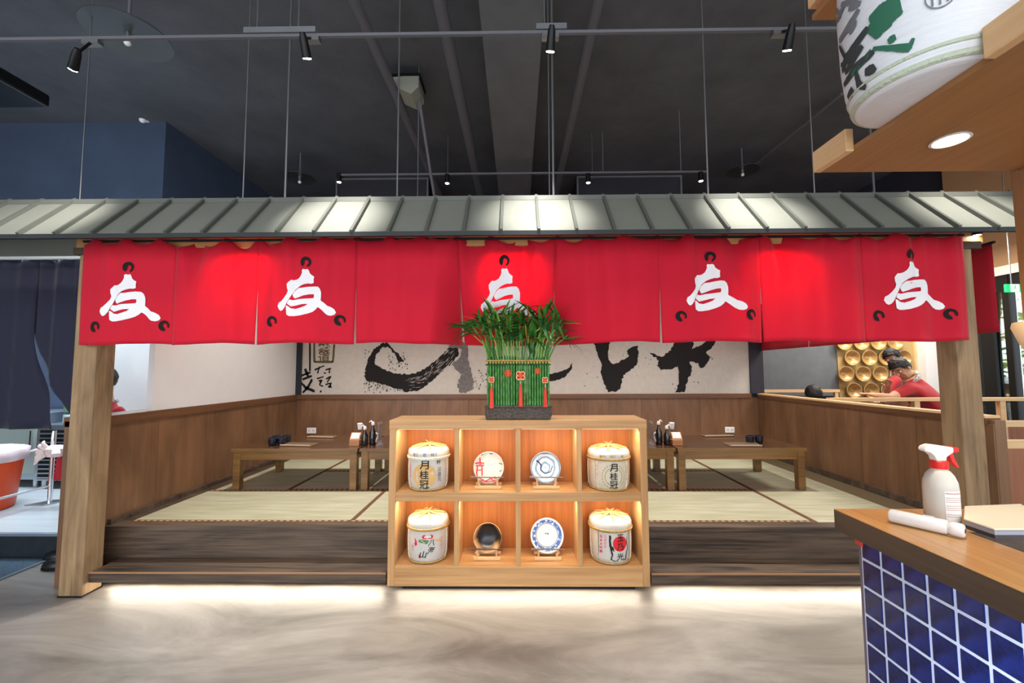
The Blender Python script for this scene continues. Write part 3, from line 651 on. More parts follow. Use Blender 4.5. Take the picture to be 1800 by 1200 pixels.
# side noren along the right half wall
root = thing('side_noren', 'crimson side curtain hanging over the right half wall', 'curtain', (3.47, 4.6, 1.81))
for k in range(3):
    y0, y1 = 3.10 + k * 1.0, 3.10 + (k + 1) * 1.0 - .008; m = MB(); vs = []
    for j in range(9):
        for i in range(25):
            y = y0 + (y1 - y0) * i / 24; z = 2.46 + (1.81 - 2.46) * j / 8
            vs.append((3.47 + .012 * math.sin(y * 13) * (.4 + .6 * j / 8), y, z))
    m.add(vs, [(j * 25 + i, j * 25 + i + 1, (j + 1) * 25 + i + 1, (j + 1) * 25 + i) for j in range(8) for i in range(24)])
    m.build('curtain_panel', M_redside, root, smooth=True, solid=.002, angle=80)
MB().tube([(3.47, 3.08, 2.465), (3.47, 6.1, 2.465)], .01, 8).build('rod', M_black, root)

# ------------------------------------------------------------------ display cabinet
cab = thing('display_cabinet', 'light oak display cabinet with eight lit cubbyholes', 'cabinet', (0, 3.03, 0))
CW, CY0, CY1 = .905, 3.03, 3.35
box('side_panel', -CW, -CW + .05, CY0, CY1, .065, 1.16, W_cabZ, cab, .003); box('side_panel', CW - .05, CW, CY0, CY1, .065, 1.16, W_cabZ, cab, .003)
box('top_panel', -CW - .002, CW + .002, CY0 - .002, CY1 + .002, 1.135, 1.197, W_cab, cab, .003)
box('middle_shelf', -CW + .05, CW - .05, CY0, CY1 - .02, .637, .699, W_cab, cab, .002)
box('bottom_shelf', -CW + .05, CW - .05, CY0 + .006, CY1 - .02, .17, .202, W_cab, cab, .002)
box('plinth_board', -CW + .05, CW - .05, CY0, CY0 + .02, .065, .196, W_cab, cab, .002)
box('back_panel', -CW + .05, CW - .05, CY1 - .018, CY1 - .002, .17, 1.135, W_back, cab)
for z0, z1 in ((.202, .637), (.699, 1.135)):
    for xc in (-.428, .002, .43):
        box('divider', xc - .017, xc + .017, CY0 + .004, CY1 - .018, z0, z1, W_cabZ, cab, .002)
m_led = pm('led_cubby', '#ffffff', .4, emit='#ffe0b0', estr=1.0)
xe = [-.855, -.445, -.415, -.015, .019, .413, .447, .855]
for zt in (.637, 1.135):
    for k in range(4):
        x0, x1 = xe[2 * k] + .01, xe[2 * k + 1] - .01
        box('led_strip', x0, x1, CY0 + .012, CY0 + .022, zt - .0028, zt - .0005, m_led, cab)
        area('cubby_led', ((x0 + x1) / 2, CY0 + .03, zt - .012), ((x0 + x1) / 2, CY0 + .16, zt - .42), 1.5, x1 - x0, .02, (1, .86, .66))
box('base_frame', -CW + .08, CW - .08, CY0 + .1, CY1, 0, .065, M_black, cab)
area('cabinet_led', (0, CY0 + .06, .06), (0, CY0 - .02, 0), 2.5, 1.7, .05, (1, .88, .72))

# ------------------------------------------------------------------ sake barrels
M_barrel = pm('barrel_white_wrap', '#c9c5bd', .65, var=.05, vscale=20, bump=.15, bscale=30)
M_cream = pm('barrel_cream_wrap', '#d2c8b2', .65, var=.06, vscale=20, bump=.15, bscale=30)
M_rope = pm('straw_rope', '#b8945a', .85, var=.3, vscale=60, bump=.5, bscale=120)
M_ropew = pm('white_rope', '#e6ddc8', .85, var=.2, vscale=60, bump=.5, bscale=120)
M_dkp = pm('print_black', '#1c1a17', .7); M_gold = pm('print_gold', '#d6ac6e', .7); M_pred = pm('print_red', '#d8262c', .7); M_ppink = pm('print_pink', '#d98a8c', .7); M_pgrey = pm('print_grey', '#6d6f74', .7); M_pgreen = pm('print_green', '#5b7a3c', .7); M_pbrown = pm('print_brown', '#9a7a3a', .7)
def rope_pts(cx, cy, z, r, n=40): return [(cx + r * math.cos(2 * math.pi * k / n), cy + r * math.sin(2 * math.pi * k / n), z) for k in range(n)]
def barrel(name, label, c, R, Ht, body_mat, rot, straw_top):
    c = Vector(c); t = thing(name, label, 'sake barrel', c)
    def prof_r(z):
        f = z / Ht
        if f < .12: return R * (.86 + .12 * f / .12)
        return R * (.98 + .03 * math.sin(math.pi * (f - .12) / .7))
    zs = [0, .03, .06, .12, .25, .4, .55, .68, .72]
    bod = MB().lathe([(R * .80, 0)] + [(prof_r(f * Ht), f * Ht) for f in zs], c, 48).build('body', body_mat, t, smooth=True)
    MB().lathe([(R * .99, .715 * Ht), (R * 1.03, .76 * Ht), (R * 1.015, .84 * Ht), (R * .97, .885 * Ht), (R * .86, .915 * Ht), (R * .5, .93 * Ht), (1e-4, .935 * Ht)], c, 48, wob=lambda a, z: 1 + .006 * math.sin(a * 12)).build('top_wrap', M_barrel, t, smooth=True)
    for z, r in ((.73, 1.045), (.70, 1.03)):
        MB().tube(rope_pts(c.x, c.y, c.z + z * Ht, R * r), R * .035, 8, closed=True).build('rope_hoop', M_ropew if not straw_top else M_rope, t, smooth=True)
    MB().tube(rope_pts(c.x, c.y, c.z + .028 * Ht, R * .93), R * .045, 8, closed=True).build('bottom_rope', M_rope, t, smooth=True)
    # vertical binding cords, and the straw ties crossing the lid
    for k in range(8):
        a = rot + math.radians(22.5 + 45 * k)
        if math.sin(a) < -.8: continue
        MB().tube([(c.x + (prof_r(f * Ht) + R * .012) * math.cos(a), c.y + (prof_r(f * Ht) + R * .012) * math.sin(a), c.z + f * Ht) for f in (.03, .12, .3, .5, .7)], R * .025, 6).build('binding_cord', M_ropew, t, smooth=True)
    for k in range(4):
        a = rot + math.radians(45 * k + 10); pts = []
        for q in range(13):
            s = -1 + 2 * q / 12; rad = R * .99 * s; hh = .905 + .075 * (1 - abs(s) ** 2.2)
            pts.append((c.x + rad * math.cos(a), c.y + rad * math.sin(a), c.z + hh * Ht - .1 * Ht * (abs(s) > .95)))
        MB().tube(pts, R * .055, 6).build('straw_tie', M_rope, t, smooth=True)
    MB().sphere((c.x, c.y, c.z + .985 * Ht), R * .12, 10, 6, 1.4, 1, .7).build('straw_knot', M_rope, t, smooth=True)
    for k in range(5):
        a = rot + 1.3 * k; MB().tube([(c.x, c.y, c.z + 1.01 * Ht), (c.x + R * .22 * math.cos(a), c.y + R * .22 * math.sin(a), c.z + (1.04 + .012 * k) * Ht)], [R * .03, R * .012], 6).build('straw_end', M_rope, t)
    def fm(off=0.0, zc=.36, lift=.0022):
        # a: metres to the right around the front, b: metres up from zc*Ht
        def g(a, b):
            z = zc * Ht + b; r = prof_r(max(0, min(z, .7 * Ht))) + lift; th = -math.pi / 2 + off + a / r
            return (c.x + r * math.cos(th), c.y + r * math.sin(th), c.z + z)
        return g
    return bod, fm
def laurel(r0, r1, n=13):
    out = []
    for s in (-1, 1):
        for k in range(n):
            a = math.radians(-88 + 168 * k / (n - 1)); 
            for rr_, tw in ((r0, .45), (r1, -.35)):
                cx, cy = s * rr_ * math.cos(a), rr_ * math.sin(a); d = a + math.pi / 2 + tw; l = r0 * .24
                p0 = (cx, cy); p1 = (cx + s * l * math.cos(d), cy + l * math.sin(d)); out.append(stroke([p0, ((p0[0] + p1[0]) / 2, (p0[1] + p1[1]) / 2), p1], [.0015, .007, .001]))
    return out
def small_text(t, fm, col, pos, s, mat):
    for i, ch in enumerate(col):
        text_decal('small_print', ch, s, s, (lambda g, x, y: (lambda a, b: g(a + x, b + y)))(fm, pos[0], pos[1] - i * s * 1.15), mat, t)
BR, BH = .146, .315
zs1, zs2 = .7, .203
# upper left
t, fm = barrel('sake_barrel', 'white sake barrel in the upper left cubby, gold wreath disc behind black characters', (-.655, 3.185, zs1), BR, BH, M_barrel, .1, False)
decal('gold_disc', [circ(0, 0, .088, 32)], fm(-.02, .34), M_gold, t, cuts=2)
for i, ch in enumerate('月桂冠'): text_decal('black_character', ch, .066, .062, (lambda g, y: (lambda a, b: g(a, b + y)))(fm(-.02, .37, .004), (1 - i) * .069), M_dkp, t)
small_text(t, fm(-.02, .36, .003), '超特撰本', (-.125, .06), .022, M_ppink); small_text(t, fm(-.02, .36, .003), '酒造元', (.11, .035), .03, M_pgrey); small_text(t, fm(-.02, .36, .003), '吟', (.105, .085), .03, M_dkp)
def lidmap(c, R, Ht, fz=.80, off=0.):
    def g(a, b):
        r = R * 1.03 + .002; th = -math.pi / 2 + off + a / r; return (c[0] + r * math.cos(th), c[1] + r * math.sin(th), c[2] + fz * Ht + b)
    return g
for x, ch in ((-.085, '清'), (-.06, '酒'), (.0, '冠'), (.055, '銘'), (.08, '酒')): text_decal('lid_print', ch, .022, .024, (lambda g, x: (lambda a, b: g(a + x, b)))(lidmap((-.655, 3.185, zs1), BR, BH, .805), x), M_pgrey, t)
# upper right
t, fm = barrel('sake_barrel', 'cream sake barrel in the upper right cubby, gold laurel wreath around black characters', (.665, 3.18, zs1), BR + .002, BH - .01, M_cream, .4, True)
decal('laurel_wreath', laurel(.064, .079), fm(.03, .34), pm('print_olive', '#a58d55', .7), t)
for i, ch in enumerate('月桂冠'): text_decal('black_character', ch, .056, .055, (lambda g, y: (lambda a, b: g(a, b + y)))(fm(.03, .35, .004), (1 - i) * .06), M_dkp, t)
small_text(t, fm(.03, .36, .003), '特撰清酒', (-.125, .06), .023, M_ppink); small_text(t, fm(.03, .36, .003), '酒造元本', (.115, .05), .023, M_pbrown)
for x, ch in ((-.085, '灘'), (-.06, '銘'), (-.01, '冠'), (.01, '酒'), (.07, '造')): text_decal('lid_print', ch, .022, .02, (lambda g, x: (lambda a, b: g(a + x, b)))(lidmap((.665, 3.18, zs1), BR, BH - .01, .79), x), M_pbrown, t)
# lower left
t, fm = barrel('sake_barrel', 'white sake barrel in the lower left cubby, red name plate and mountain motif', (-.655, 3.185, zs2), BR - .002, BH + .01, M_barrel, .9, True)
decal('red_plate', [circ(-.026, 0, .013, 10, 90, 270) + circ(.026, 0, .013, 10, -90, 90)], fm(.17, .58), M_pred, t)
text_decal('plate_text', '本醸造', .05, .014, fm(.17, .58, .004), M_print_w, t)
decal('green_hill', [[(-.05, 0), (-.03, .008), (-.012, -.008), (.006, -.012), (.018, .004), (.02, .012), (-.01, -.001), (-.035, .019), (-.055, .012)]], fm(.10, .47), M_pgreen, t)
decal('gold_hill', [[(.045, .0), (.062, .014), (.075, .006), (.09, .016), (.1, .004), (.075, -.008), (.06, .002)]], fm(.17, .47), M_gold, t)
decal('red_crane', [[(-.098, .035), (-.08, .012), (-.075, -.012), (-.088, -.024), (-.1, -.01), (-.092, .006)]], fm(.17, .45), M_pred, t)
for ch, x, y, s in (('八', .030, .038, .044), ('海', .026, -.014, .048), ('山', -.030, -.040, .048)):
    text_decal('black_character', ch, s, s, (lambda g, x, y: (lambda a, b: g(a + x + b * .25, b + y)))(fm(.17, .34, .004), x, y), M_dkp, t)
decal('red_seal', [[(-.062, -.012), (-.048, -.012), (-.048, .012), (-.062, .012)]], fm(.17, .17), M_pred, t)
small_text(t, fm(.17, .36, .003), '清酒', (-.115, .0), .02, M_ppink); small_text(t, fm(.17, .36, .003), '越後銘酒', (.105, .05), .02, M_ppink)
# lower right
t, fm = barrel('sake_barrel', 'white sake barrel in the lower right cubby, red sun disc with black characters', (.668, 3.18, zs2), BR + .002, BH + .005, M_cream, .6, True)
decal('label_panel', [[(-.12, -.105), (.115, -.105), (.115, .105), (-.12, .105)]], fm(.02, .37, .0012), M_barrel, t, cuts=8)
decal('red_sun', [circ(0, 0, .052, 32)], fm(.25, .46, .003), M_pred, t, cuts=2)
for i, (ch, x) in enumerate((('玉', .002), ('乃', 0), ('光', .0))): text_decal('black_character', ch, .05, .048, (lambda g, x, y: (lambda a, b: g(a + x, b + y)))(fm(.25, .37, .005), x, (.068, .008, -.058)[i]), M_dkp, t)
small_text(t, fm(.02, .37, .003), '純米大吟醸', (-.1, .07), .022, M_pred); small_text(t, fm(.02, .37, .003), '京都伏見', (-.07, .075), .02, M_ppink)
decal('brush_tree', [stroke(dense([(-.035, .085), (-.038, .03), (-.028, -.01), (-.02, -.05), (-.03, -.075), (-.005, -.09), (.02, -.085)], 3), [.016] * 7 + [.01] * 6 + [.006] * 6, .4), stroke(dense([(-.04, .02), (-.02, .005), (-.012, -.02)], 3), .012, .5), stroke(dense([(.095, .07), (.088, .03), (.1, -.01), (.085, -.03), (.08, -.08), (.06, -.088)], 3), .007, .6)], fm(.02, .37, .003), M_dkp, t)
decal('label_border', [stroke(dense([(-.12, -.1), (-.12, .1)], 4), .004), stroke(dense([(-.12, .1), (.115, .1)], 6), .003), stroke(dense([(.115, .1), (.115, -.1)], 4), .004)], fm(.02, .37, .003), M_dkp, t)

# ------------------------------------------------------------------ bowls on stands with chopsticks
def bowlmat(name, kind):
    m = bpy.data.materials.new(name); nt, N, L, P = nodes(m); P.inputs['Roughness'].default_value = .28
    tc = N.new('ShaderNodeTexCoord')
    gr = N.new('ShaderNodeVectorMath'); gr.operation = 'LENGTH'
    mp = N.new('ShaderNodeMapping'); mp.inputs['Scale'].default_value = (1, 1, 0); L.new(tc.outputs['Object'], mp.inputs[0]); L.new(mp.outputs[0], gr.inputs[0])
    if kind == 'swirl':
        wv = N.new('ShaderNodeTexWave'); wv.wave_type = 'RINGS'; wv.rings_direction = 'Z'; wv.inputs['Scale'].default_value = 9; wv.inputs['Distortion'].default_value = 2.5; wv.inputs['Detail'].default_value = 3; wv.inputs['Detail Scale'].default_value = 2
        L.new(tc.outputs['Object'], wv.inputs[0]); src = wv.outputs['Fac']; cols = [(0, '#6f86a0'), (.3, '#a3b6c6'), (.65, '#c3d0da'), (1, '#d5dee4')]
    elif kind == 'black':
        n = N.new('ShaderNodeTexNoise'); n.inputs['Scale'].default_value = 4; n.inputs['Distortion'].default_value = 1; L.new(tc.outputs['Object'], n.inputs['Vector'])
        ad = N.new('ShaderNodeMath'); ad.operation = 'MULTIPLY_ADD'; ad.inputs[1].default_value = 8.5; L.new(gr.outputs['Value'], ad.inputs[0]); L.new(n.outputs['Fac'], ad.inputs[2]); src = ad.outputs[0]; cols = [(0, '#20242c'), (.78, '#15151a'), (.84, '#7a5a34'), (1, '#d9b286')]
        dv_ = N.new('ShaderNodeMath'); dv_.operation = 'DIVIDE'; dv_.inputs[1].default_value = 1.45; L.new(src, dv_.inputs[0]); src = dv_.outputs[0]
    elif kind == 'blue':
        ck = N.new('ShaderNodeTexVoronoi'); ck.inputs['Scale'].default_value = 44; L.new(tc.outputs['Object'], ck.inputs['Vector']); src = None
        r1 = N.new('ShaderNodeValToRGB'); r1.color_ramp.interpolation = 'CONSTANT'
        for p_, h_ in ((0, '#c6c9c6'), (.078, '#5c78a8'), (.081, '#c6c9c6'), (.084, '#6d88b5'), (.108, '#c6c9c6')):
            if p_ == 0: r1.color_ramp.elements[0].color = hexc(h_)
            else: e = r1.color_ramp.elements.new(p_ / .13); e.color = hexc(h_)
        dd = N.new('ShaderNodeMath'); dd.operation = 'DIVIDE'; dd.inputs[1].default_value = .13; L.new(gr.outputs['Value'], dd.inputs[0]); L.new(dd.outputs[0], r1.inputs[0])
        r2 = N.new('ShaderNodeValToRGB'); r2.color_ramp.elements[0].position = .25; r2.color_ramp.elements[1].position = .45; r2.color_ramp.elements[0].color = hexc('#c6cdd6'); r2.color_ramp.elements[1].color = hexc('#3f61a0'); L.new(ck.outputs['Distance'], r2.inputs[0])
        # only the band between 84 and 108 mm carries the diaper pattern
        g1 = N.new('ShaderNodeMath'); g1.operation = 'GREATER_THAN'; g1.inputs[1].default_value = .084; L.new(gr.outputs['Value'], g1.inputs[0])
        g2 = N.new('ShaderNodeMath'); g2.operation = 'LESS_THAN'; g2.inputs[1].default_value = .108; L.new(gr.outputs['Value'], g2.inputs[0])
        g3 = N.new('ShaderNodeMath'); g3.operation = 'MULTIPLY'; L.new(g1.outputs[0], g3.inputs[0]); L.new(g2.outputs[0], g3.inputs[1])
        mx = N.new('ShaderNodeMix'); mx.data_type = 'RGBA'; L.new(g3.outputs[0], mx.inputs[0]); L.new(r1.outputs[0], mx.inputs[6]); L.new(r2.outputs[0], mx.inputs[7]); L.new(mx.outputs[2], P.inputs['Base Color'])
    else:
        src = None; P.inputs['Base Color'].default_value = hexc('#c4c2ba')
    if src:
        r = N.new('ShaderNodeValToRGB'); r.color_ramp.elements[0].color = hexc(cols[0][1]); r.color_ramp.elements[1].position = 1; r.color_ramp.elements[1].color = hexc(cols[-1][1])
        for p_, h_ in cols[1:-1]: e = r.color_ramp.elements.new(p_); e.color = hexc(h_)
        L.new(src, r.inputs[0]); L.new(r.outputs[0], P.inputs['Base Color'])
    return m
def dish(label, xc, zs, R, depth, mat, kind):
    c = Vector((xc, 3.16, zs)); st = thing('bowl_stand', 'light wooden bowl stand under the ' + label[1], 'stand', c, 'bowl stands in the cabinet')
    box('front_bar', xc - .095, xc + .095, 3.11, 3.128, zs + .001, zs + .021, W_trim, st, .002)
    box('rear_bar', xc - .095, xc + .095, 3.21, 3.228, zs + .001, zs + .021, W_trim, st, .002)
    for s in (-1, 1):
        box('runner', xc + s * .065 - .006, xc + s * .065 + .006, 3.128, 3.21, zs + .004, zs + .018, W_trim, st)
        MB().obox((xc + s * .065, 3.116, zs + .02), (xc + s * .069, 3.10, zs + .088), .010, .010, up=(0, 1, 0)).build('prong', W_trim, st)
        MB().obox((xc + s * .065, 3.215, zs + .02), (xc + s * .065, 3.262, zs + .15), .010, .010, up=(0, 1, 0)).build('rear_prong', W_trim, st)
    # bowl: axis tilted back so that its inside faces the room
    t = thing('bowl', label[0], label[2], (xc, 3.195, zs + .024 + R * .97)); t['_o'] = (0, 0, 0)
    prof = [(.035, -depth), (.05, -depth), (R * .55, -depth * .78), (R * .88, -depth * .35), (R, 0), (R * .965, .001), (R * .84, -depth * .33), (R * .5, -depth * .68), (1e-4, -depth * .76)]
    bdy = MB().lathe(prof, (0, 0, 0), 56).build('bowl_body', mat, t, smooth=True, angle=60)
    t.rotation_euler = (math.radians(78), 0, 0)
    inner = lambda rho: -depth * .76 + (depth * .76) * (rho / (R * .965)) ** 2.2 if kind != 'x' else 0
    def im(a, b):
        rho = math.hypot(a, b); rs = [q for q in prof[5:]][::-1]
        for (r0, z0), (r1, z1) in zip(rs, rs[1:]):
            if r0 <= rho <= r1: return (a, b, z0 + (z1 - z0) * (rho - r0) / (r1 - r0) + .0025)
        return (a, b, .003)
    ck = thing('chopsticks', 'pair of thin chopsticks laid across the front of the ' + label[1], 'chopsticks', (xc, 3.09, zs + .085), 'chopstick pairs in the cabinet')
    for s, dz in ((0, 0), (1, .008)):
        MB().tube([(xc - .12, 3.092, zs + .083 + dz), (xc + .115, 3.089, zs + .0845 + dz * .4)], [.0034, .0022], 6).build('chopstick', pm('chopstick_grey', '#6c6660', .35) if kind != 'a' else pm('chopstick_dark', '#4a3a34', .35), ck)
    return bdy, im
t, im = dish(('white plate with red brush grid and torii motif in the upper row', 'red patterned plate', 'plate'), -.215, zs1, .113, .045, bowlmat('glaze_white', 'w'), 'w')
RD = pm('glaze_red', '#c8373c', .25)
decal('red_motif', [stroke(p, wd * 1.35, .15) for p, wd in (([(-.10, .028), (-.068, .034), (-.035, .028)], .007), ([(-.096, .012), (-.035, .014)], .006), ([(-.066, .07), (-.064, .012)], .006), ([(-.085, .012), (-.088, -.05), (-.08, -.06)], .007), ([(-.052, .012), (-.048, -.06)], .007), ([(-.085, -.02), (-.052, -.018)], .005), ([(-.03, -.10), (.05, -.065)], .005), ([(.0, -.068), (.045, -.1)], .005), ([(-.06, -.088), (.0, -.104), (.06, -.088)], .004), ([(.04, -.08), (.08, -.065)], .004), ([(-.07, -.075), (-.03, -.09)], .004))], im, RD, t)
decal('grey_motif', [stroke(p, wd, .15) for p, wd in (([(.075, .03), (.1, .022)], .006), ([(.08, -.03), (.098, -.02)], .006), ([(.005, .098), (.03, .095)], .005), ([(-.055, .085), (-.045, .095)], .005))], im, pm('glaze_grey', '#5b6570', .25), t)
t, im = dish(('pale blue swirl-glazed bowl in the upper row', 'blue swirl bowl', 'bowl'), .205, zs1, .112, .06, bowlmat('glaze_swirl', 'swirl'), 's')
decal('blue_brush_mark', [stroke(dense([(-.065, .05), (-.045, .035), (-.03, .015), (-.035, -.02), (.0, -.045), (.04, -.03), (.055, .01)], 3), [.01] * 9 + [.006] * 10, .3)], im, pm('glaze_cobalt', '#2c3f66', .2), t)
t, im = dish(('black lacquered bowl with tan rim in the lower row', 'black bowl', 'bowl'), -.222, zs2, .104, .072, bowlmat('glaze_black', 'black'), 'a')
t, im = dish(('white plate with blue diamond border in the lower row', 'blue-rimmed plate', 'plate'), .212, zs2, .121, .04, bowlmat('glaze_blue', 'blue'), 'b')
decal('centre_mark', [circ(-.008, .01, .006, 8), circ(.008, .008, .007, 8)], im, pm('glaze_grey', '#5b6570', .25), t)
decal('rim_lines', ring(0, 0, .0785, .0765), im, pm('glaze_line', '#5f7391', .25), t)

# ------------------------------------------------------------------ lucky bamboo arrangement
bx = at(911, 735, y=3.16).x; zb0 = 1.198
bam = thing('bamboo_arrangement', 'tray of bundled lucky bamboo with red knot tassels on the cabinet', 'potted plant', (bx, 3.12, zb0))
M_tray = pm('carved_dark_tray', '#4d433b', .5, .2, var=.6, vscale=60, bump=1.0, bscale=70)
tray = MB().prism([(bx - .225, zb0), (bx + .225, zb0), (bx + .237, zb0 + .028), (bx + .232, zb0 + .09), (bx - .232, zb0 + .09), (bx - .237, zb0 + .028)], .17, 'xz', 3.04).build('tray', M_tray, bam, bevel=.008)
MB().box(bx - .24, bx + .24, 3.034, 3.216, zb0 + .085, zb0 + .1).build('tray_rim', M_tray, tray, bevel=.004)
rgb = random.Random(11)
M_stem = pm('bamboo_green', '#4d8a42', .28, var=.3, vscale=25); M_leaf = pm('leaf_green', '#3c7a2c', .4, var=.35, vscale=20); M_leafd = pm('leaf_dark_green', '#245526', .42, var=.3, vscale=20); M_leafl = pm('leaf_light_green', '#79a845', .4, var=.3, vscale=20); M_tip = pm('leaf_yellow_tip', '#b7903a', .45, var=.3, vscale=20)
ztop = zb0 + .43
NS = 24; tops = []
for row, yy in enumerate((3.07, 3.12, 3.17)):
    for k in range(NS):
        x = bx - .215 + .43 * k / (NS - 1) + rgb.uniform(-.002, .002); y = yy + rgb.uniform(-.006, .006)
        zt = ztop + rgb.uniform(-.004, .02) + (.0 if row == 0 else .01); pts = []; rad = []; z = zb0 + .09; nd = rgb.uniform(.03, .06)
        while z < zt:
            for dz, rr_ in ((0, .0082), (.003, .0106), (.006, .0080)):
                pts.append((x + .02 * (x - bx) * (z - zb0), y, z + dz)); rad.append(rr_)
            z += nd + rgb.uniform(-.008, .008) + .02
        pts.append((x + .02 * (x - bx) * (zt - zb0), y, zt)); rad.append(.0078)
        MB().tube(pts, rad, 7).build('bamboo_stem', M_stem, bam, smooth=True, angle=60)
        tops.append((pts[-1][0], y, zt))
MB().tube([(bx - .235, 3.052, ztop - .012), (bx + .235, 3.052, ztop - .012), (bx + .235, 3.188, ztop - .012), (bx - .235, 3.188, ztop - .012)], .007, 8, closed=True).build('tie_band', M_rope, bam)
MB().tube([(bx - .235, 3.052, ztop - .04), (bx + .235, 3.052, ztop - .04), (bx + .235, 3.188, ztop - .04), (bx - .235, 3.188, ztop - .04)], .004, 8, closed=True).build('tie_band', M_leafd, bam)
for k in range(22): MB().sphere((bx - .22 + .44 * k / 21, 3.044, ztop - .026), .0075, 8, 6).build('bead', pm('gold_bead', '#d9bd6a', .3, .3), bam, smooth=True)
def leaf_mesh(L_, W_, arch):
    m = MB(); n = 8; vs = []
    for i in range(n + 1):
        t = i / n; wd = W_ * (math.sin(math.pi * min(1, t * .92 + .06)) ** .8) * (1 - .25 * t); x = L_ * (t - .12 * arch * t * t); z = -arch * L_ * t * t * .55
        vs += [(x, -wd / 2, z + .15 * wd), (x, 0, z), (x, wd / 2, z + .15 * wd)]
    fs = []
    for i in range(n):
        for j in range(2): fs.append((i * 3 + j, i * 3 + j + 1, i * 3 + j + 4, i * 3 + j + 3))
    return m.add(vs, fs)
protos = []
for (L_, W_, arch, mt) in ((.17, .022, .5, M_leaf), (.20, .024, .9, M_leafd), (.15, .022, .25, M_leaf), (.19, .02, .6, M_leafl), (.16, .024, 1.3, M_leafd), (.18, .018, .15, M_tip)):
    mm_ = leaf_mesh(L_, W_, arch); me = bpy.data.meshes.new('leaf'); me.from_pydata(mm_.v, [], mm_.f); me.materials.append(mt); me.polygons.foreach_set('use_smooth', [True] * len(me.polygons)); protos.append(me)
nleaf = 0
for (x, y, z) in tops:
    # green shoot rising from each cane, then its leaves
    out = (x - bx) / .22; h = rgb.uniform(.13, .30); lean = out * .13 * rgb.uniform(.2, 1.2) + rgb.uniform(-.012, .012); ly = -.02 + rgb.uniform(-.05, .015)
    top = Vector((x + lean, y + ly, z + h)); mid = Vector((x + lean * .35, y + ly * .4, z + h * .55))
    MB().tube([(x, y, z - .01), mid, top], [.006, .005, .0035], 6).build('shoot', M_leafl if rgb.random() < .45 else M_leaf, bam, smooth=True)
    for k in range(rgb.choice((3, 4, 4))):
        if nleaf >= 285: break
        me = rgb.choices(protos, (5, 5, 5, 2.2, 3, .7))[0]; o = bpy.data.objects.new('leaf', me); COL.objects.link(o); o.parent = bam
        t = rgb.uniform(.55, 1.0); p = mid.lerp(top, t); o.location = p - Vector(bam['_o'])
        az = rgb.uniform(0, 2 * math.pi); az = -az if 0.35 < az < 2.8 and rgb.random() < .75 else az; el = math.radians(rgb.uniform(25, 80) if rgb.random() < .75 else rgb.uniform(-15, 25))
        if abs(out) > .8 and rgb.random() < .6: az = (0 if out > 0 else math.pi) + rgb.uniform(-.7, .7); el = math.radians(rgb.uniform(-5, 50))
        o.rotation_euler = Matrix.Rotation(az, 3, 'Z').to_euler(); o.rotation_euler = (Matrix.Rotation(az, 3, 'Z') @ Matrix.Rotation(-el, 3, 'Y') @ Matrix.Rotation(rgb.uniform(-.8, .8), 3, 'X')).to_euler()
        s = rgb.uniform(.8, 1.35); o.scale = (s, s, s); nleaf += 1
# knots and tassels
M_knot = pm('knot_red', '#e6532c', .6); M_knotl = pm('knot_cord_pale', '#f0c9a0', .6); M_tas = pm('tassel_red', '#d83a2c', .6)
def knot(u, v, size, tassel):
    p = at(u, v, y=3.04)
    m = MB()
    for k in range(4):
        a = math.pi / 2 * k + math.pi / 4
        cx, cz = p.x + size * .55 * math.cos(a), p.z + size * .55 * math.sin(a)
        m.tube([(cx + size * .42 * math.cos(q), 3.037, cz + size * .42 * math.sin(q)) for q in [2 * math.pi * j / 10 for j in range(10)]], size * .12, 6, closed=True)
    kn = m.build('knot_loops', M_knotl if tassel else M_knot, bam, smooth=True)
    MB().sphere((p.x, 3.036, p.z), size * .55, 8, 6, 1, .4, 1).build('knot_centre', M_knot, kn, smooth=True)
    m = MB()
    for k in range(6):
        a = math.pi / 3 * k; m.sphere((p.x + size * .75 * math.cos(a), 3.037, p.z + size * .75 * math.sin(a)), size * .24, 6, 4, 1, .5, 1)
    m.build('knot_petals', M_knot, kn, smooth=True)
    if tassel:
        z1 = at(u, tassel, y=3.04).z
        MB().tube([(p.x, 3.036, p.z - size), (p.x, 3.034, p.z - size - .03)], .003, 6).build('tassel_cord', M_knotl, kn)
        MB().lathe([(.004, p.z - size - .025 - z1), (.010, p.z - size - .05 - z1), (.013, .05), (.016, 0)], (p.x, 3.030, z1), 12, 1, .55).build('tassel', M_tas, kn, smooth=True)
knot(864, 667, .024, 717); knot(915, 660, .036, 714); knot(958, 668, .024, 715); knot(893, 656, .026, 0); knot(945, 652, .022, 0)
# ------------------------------------------------------------------ low tables and what stands on them
def low_table(x0, x1, label):
    y0, y1 = 4.22, 5.06; t = thing('low_table', label, 'table', ((x0 + x1) / 2, (y0 + y1) / 2, .38), 'low dining tables on the tatami')
    box('table_top', x0, x1, y0, y1, .758, .785, W_tabtop, t, .004)
    m = .012
    box('front_edge', x0, x1, y0 - .006, y0, .756, .786, W_table, t)
    box('apron', x0 + .08, x1 - .08, y0 + .02, y0 + .04, .675, .758, W_table, t); box('apron', x0 + .08, x1 - .08, y1 - .04, y1 - .02, .675, .758, W_table, t)
    box('apron', x0 + .02, x0 + .04, y0 + .08, y1 - .08, .675, .758, W_table, t); box('apron', x1 - .04, x1 - .02, y0 + .08, y1 - .08, .675, .758, W_table, t)
    for xa in (x0 + m, x1 - m - .068):
        for ya in (y0 + m, y1 - m - .068): box('leg', xa, xa + .068, ya, ya + .068, .382, .758, W_table, t, .003)
low_table(-2.82, -1.572, 'dark wooden low table at the left wainscot'); low_table(-1.552, -.3, 'dark low table half hidden left behind the cabinet')
low_table(.29, 1.535, 'dark low table half hidden right behind the cabinet'); low_table(1.555, 2.80, 'dark wooden low table at the right wainscot')
ZT0 = .786
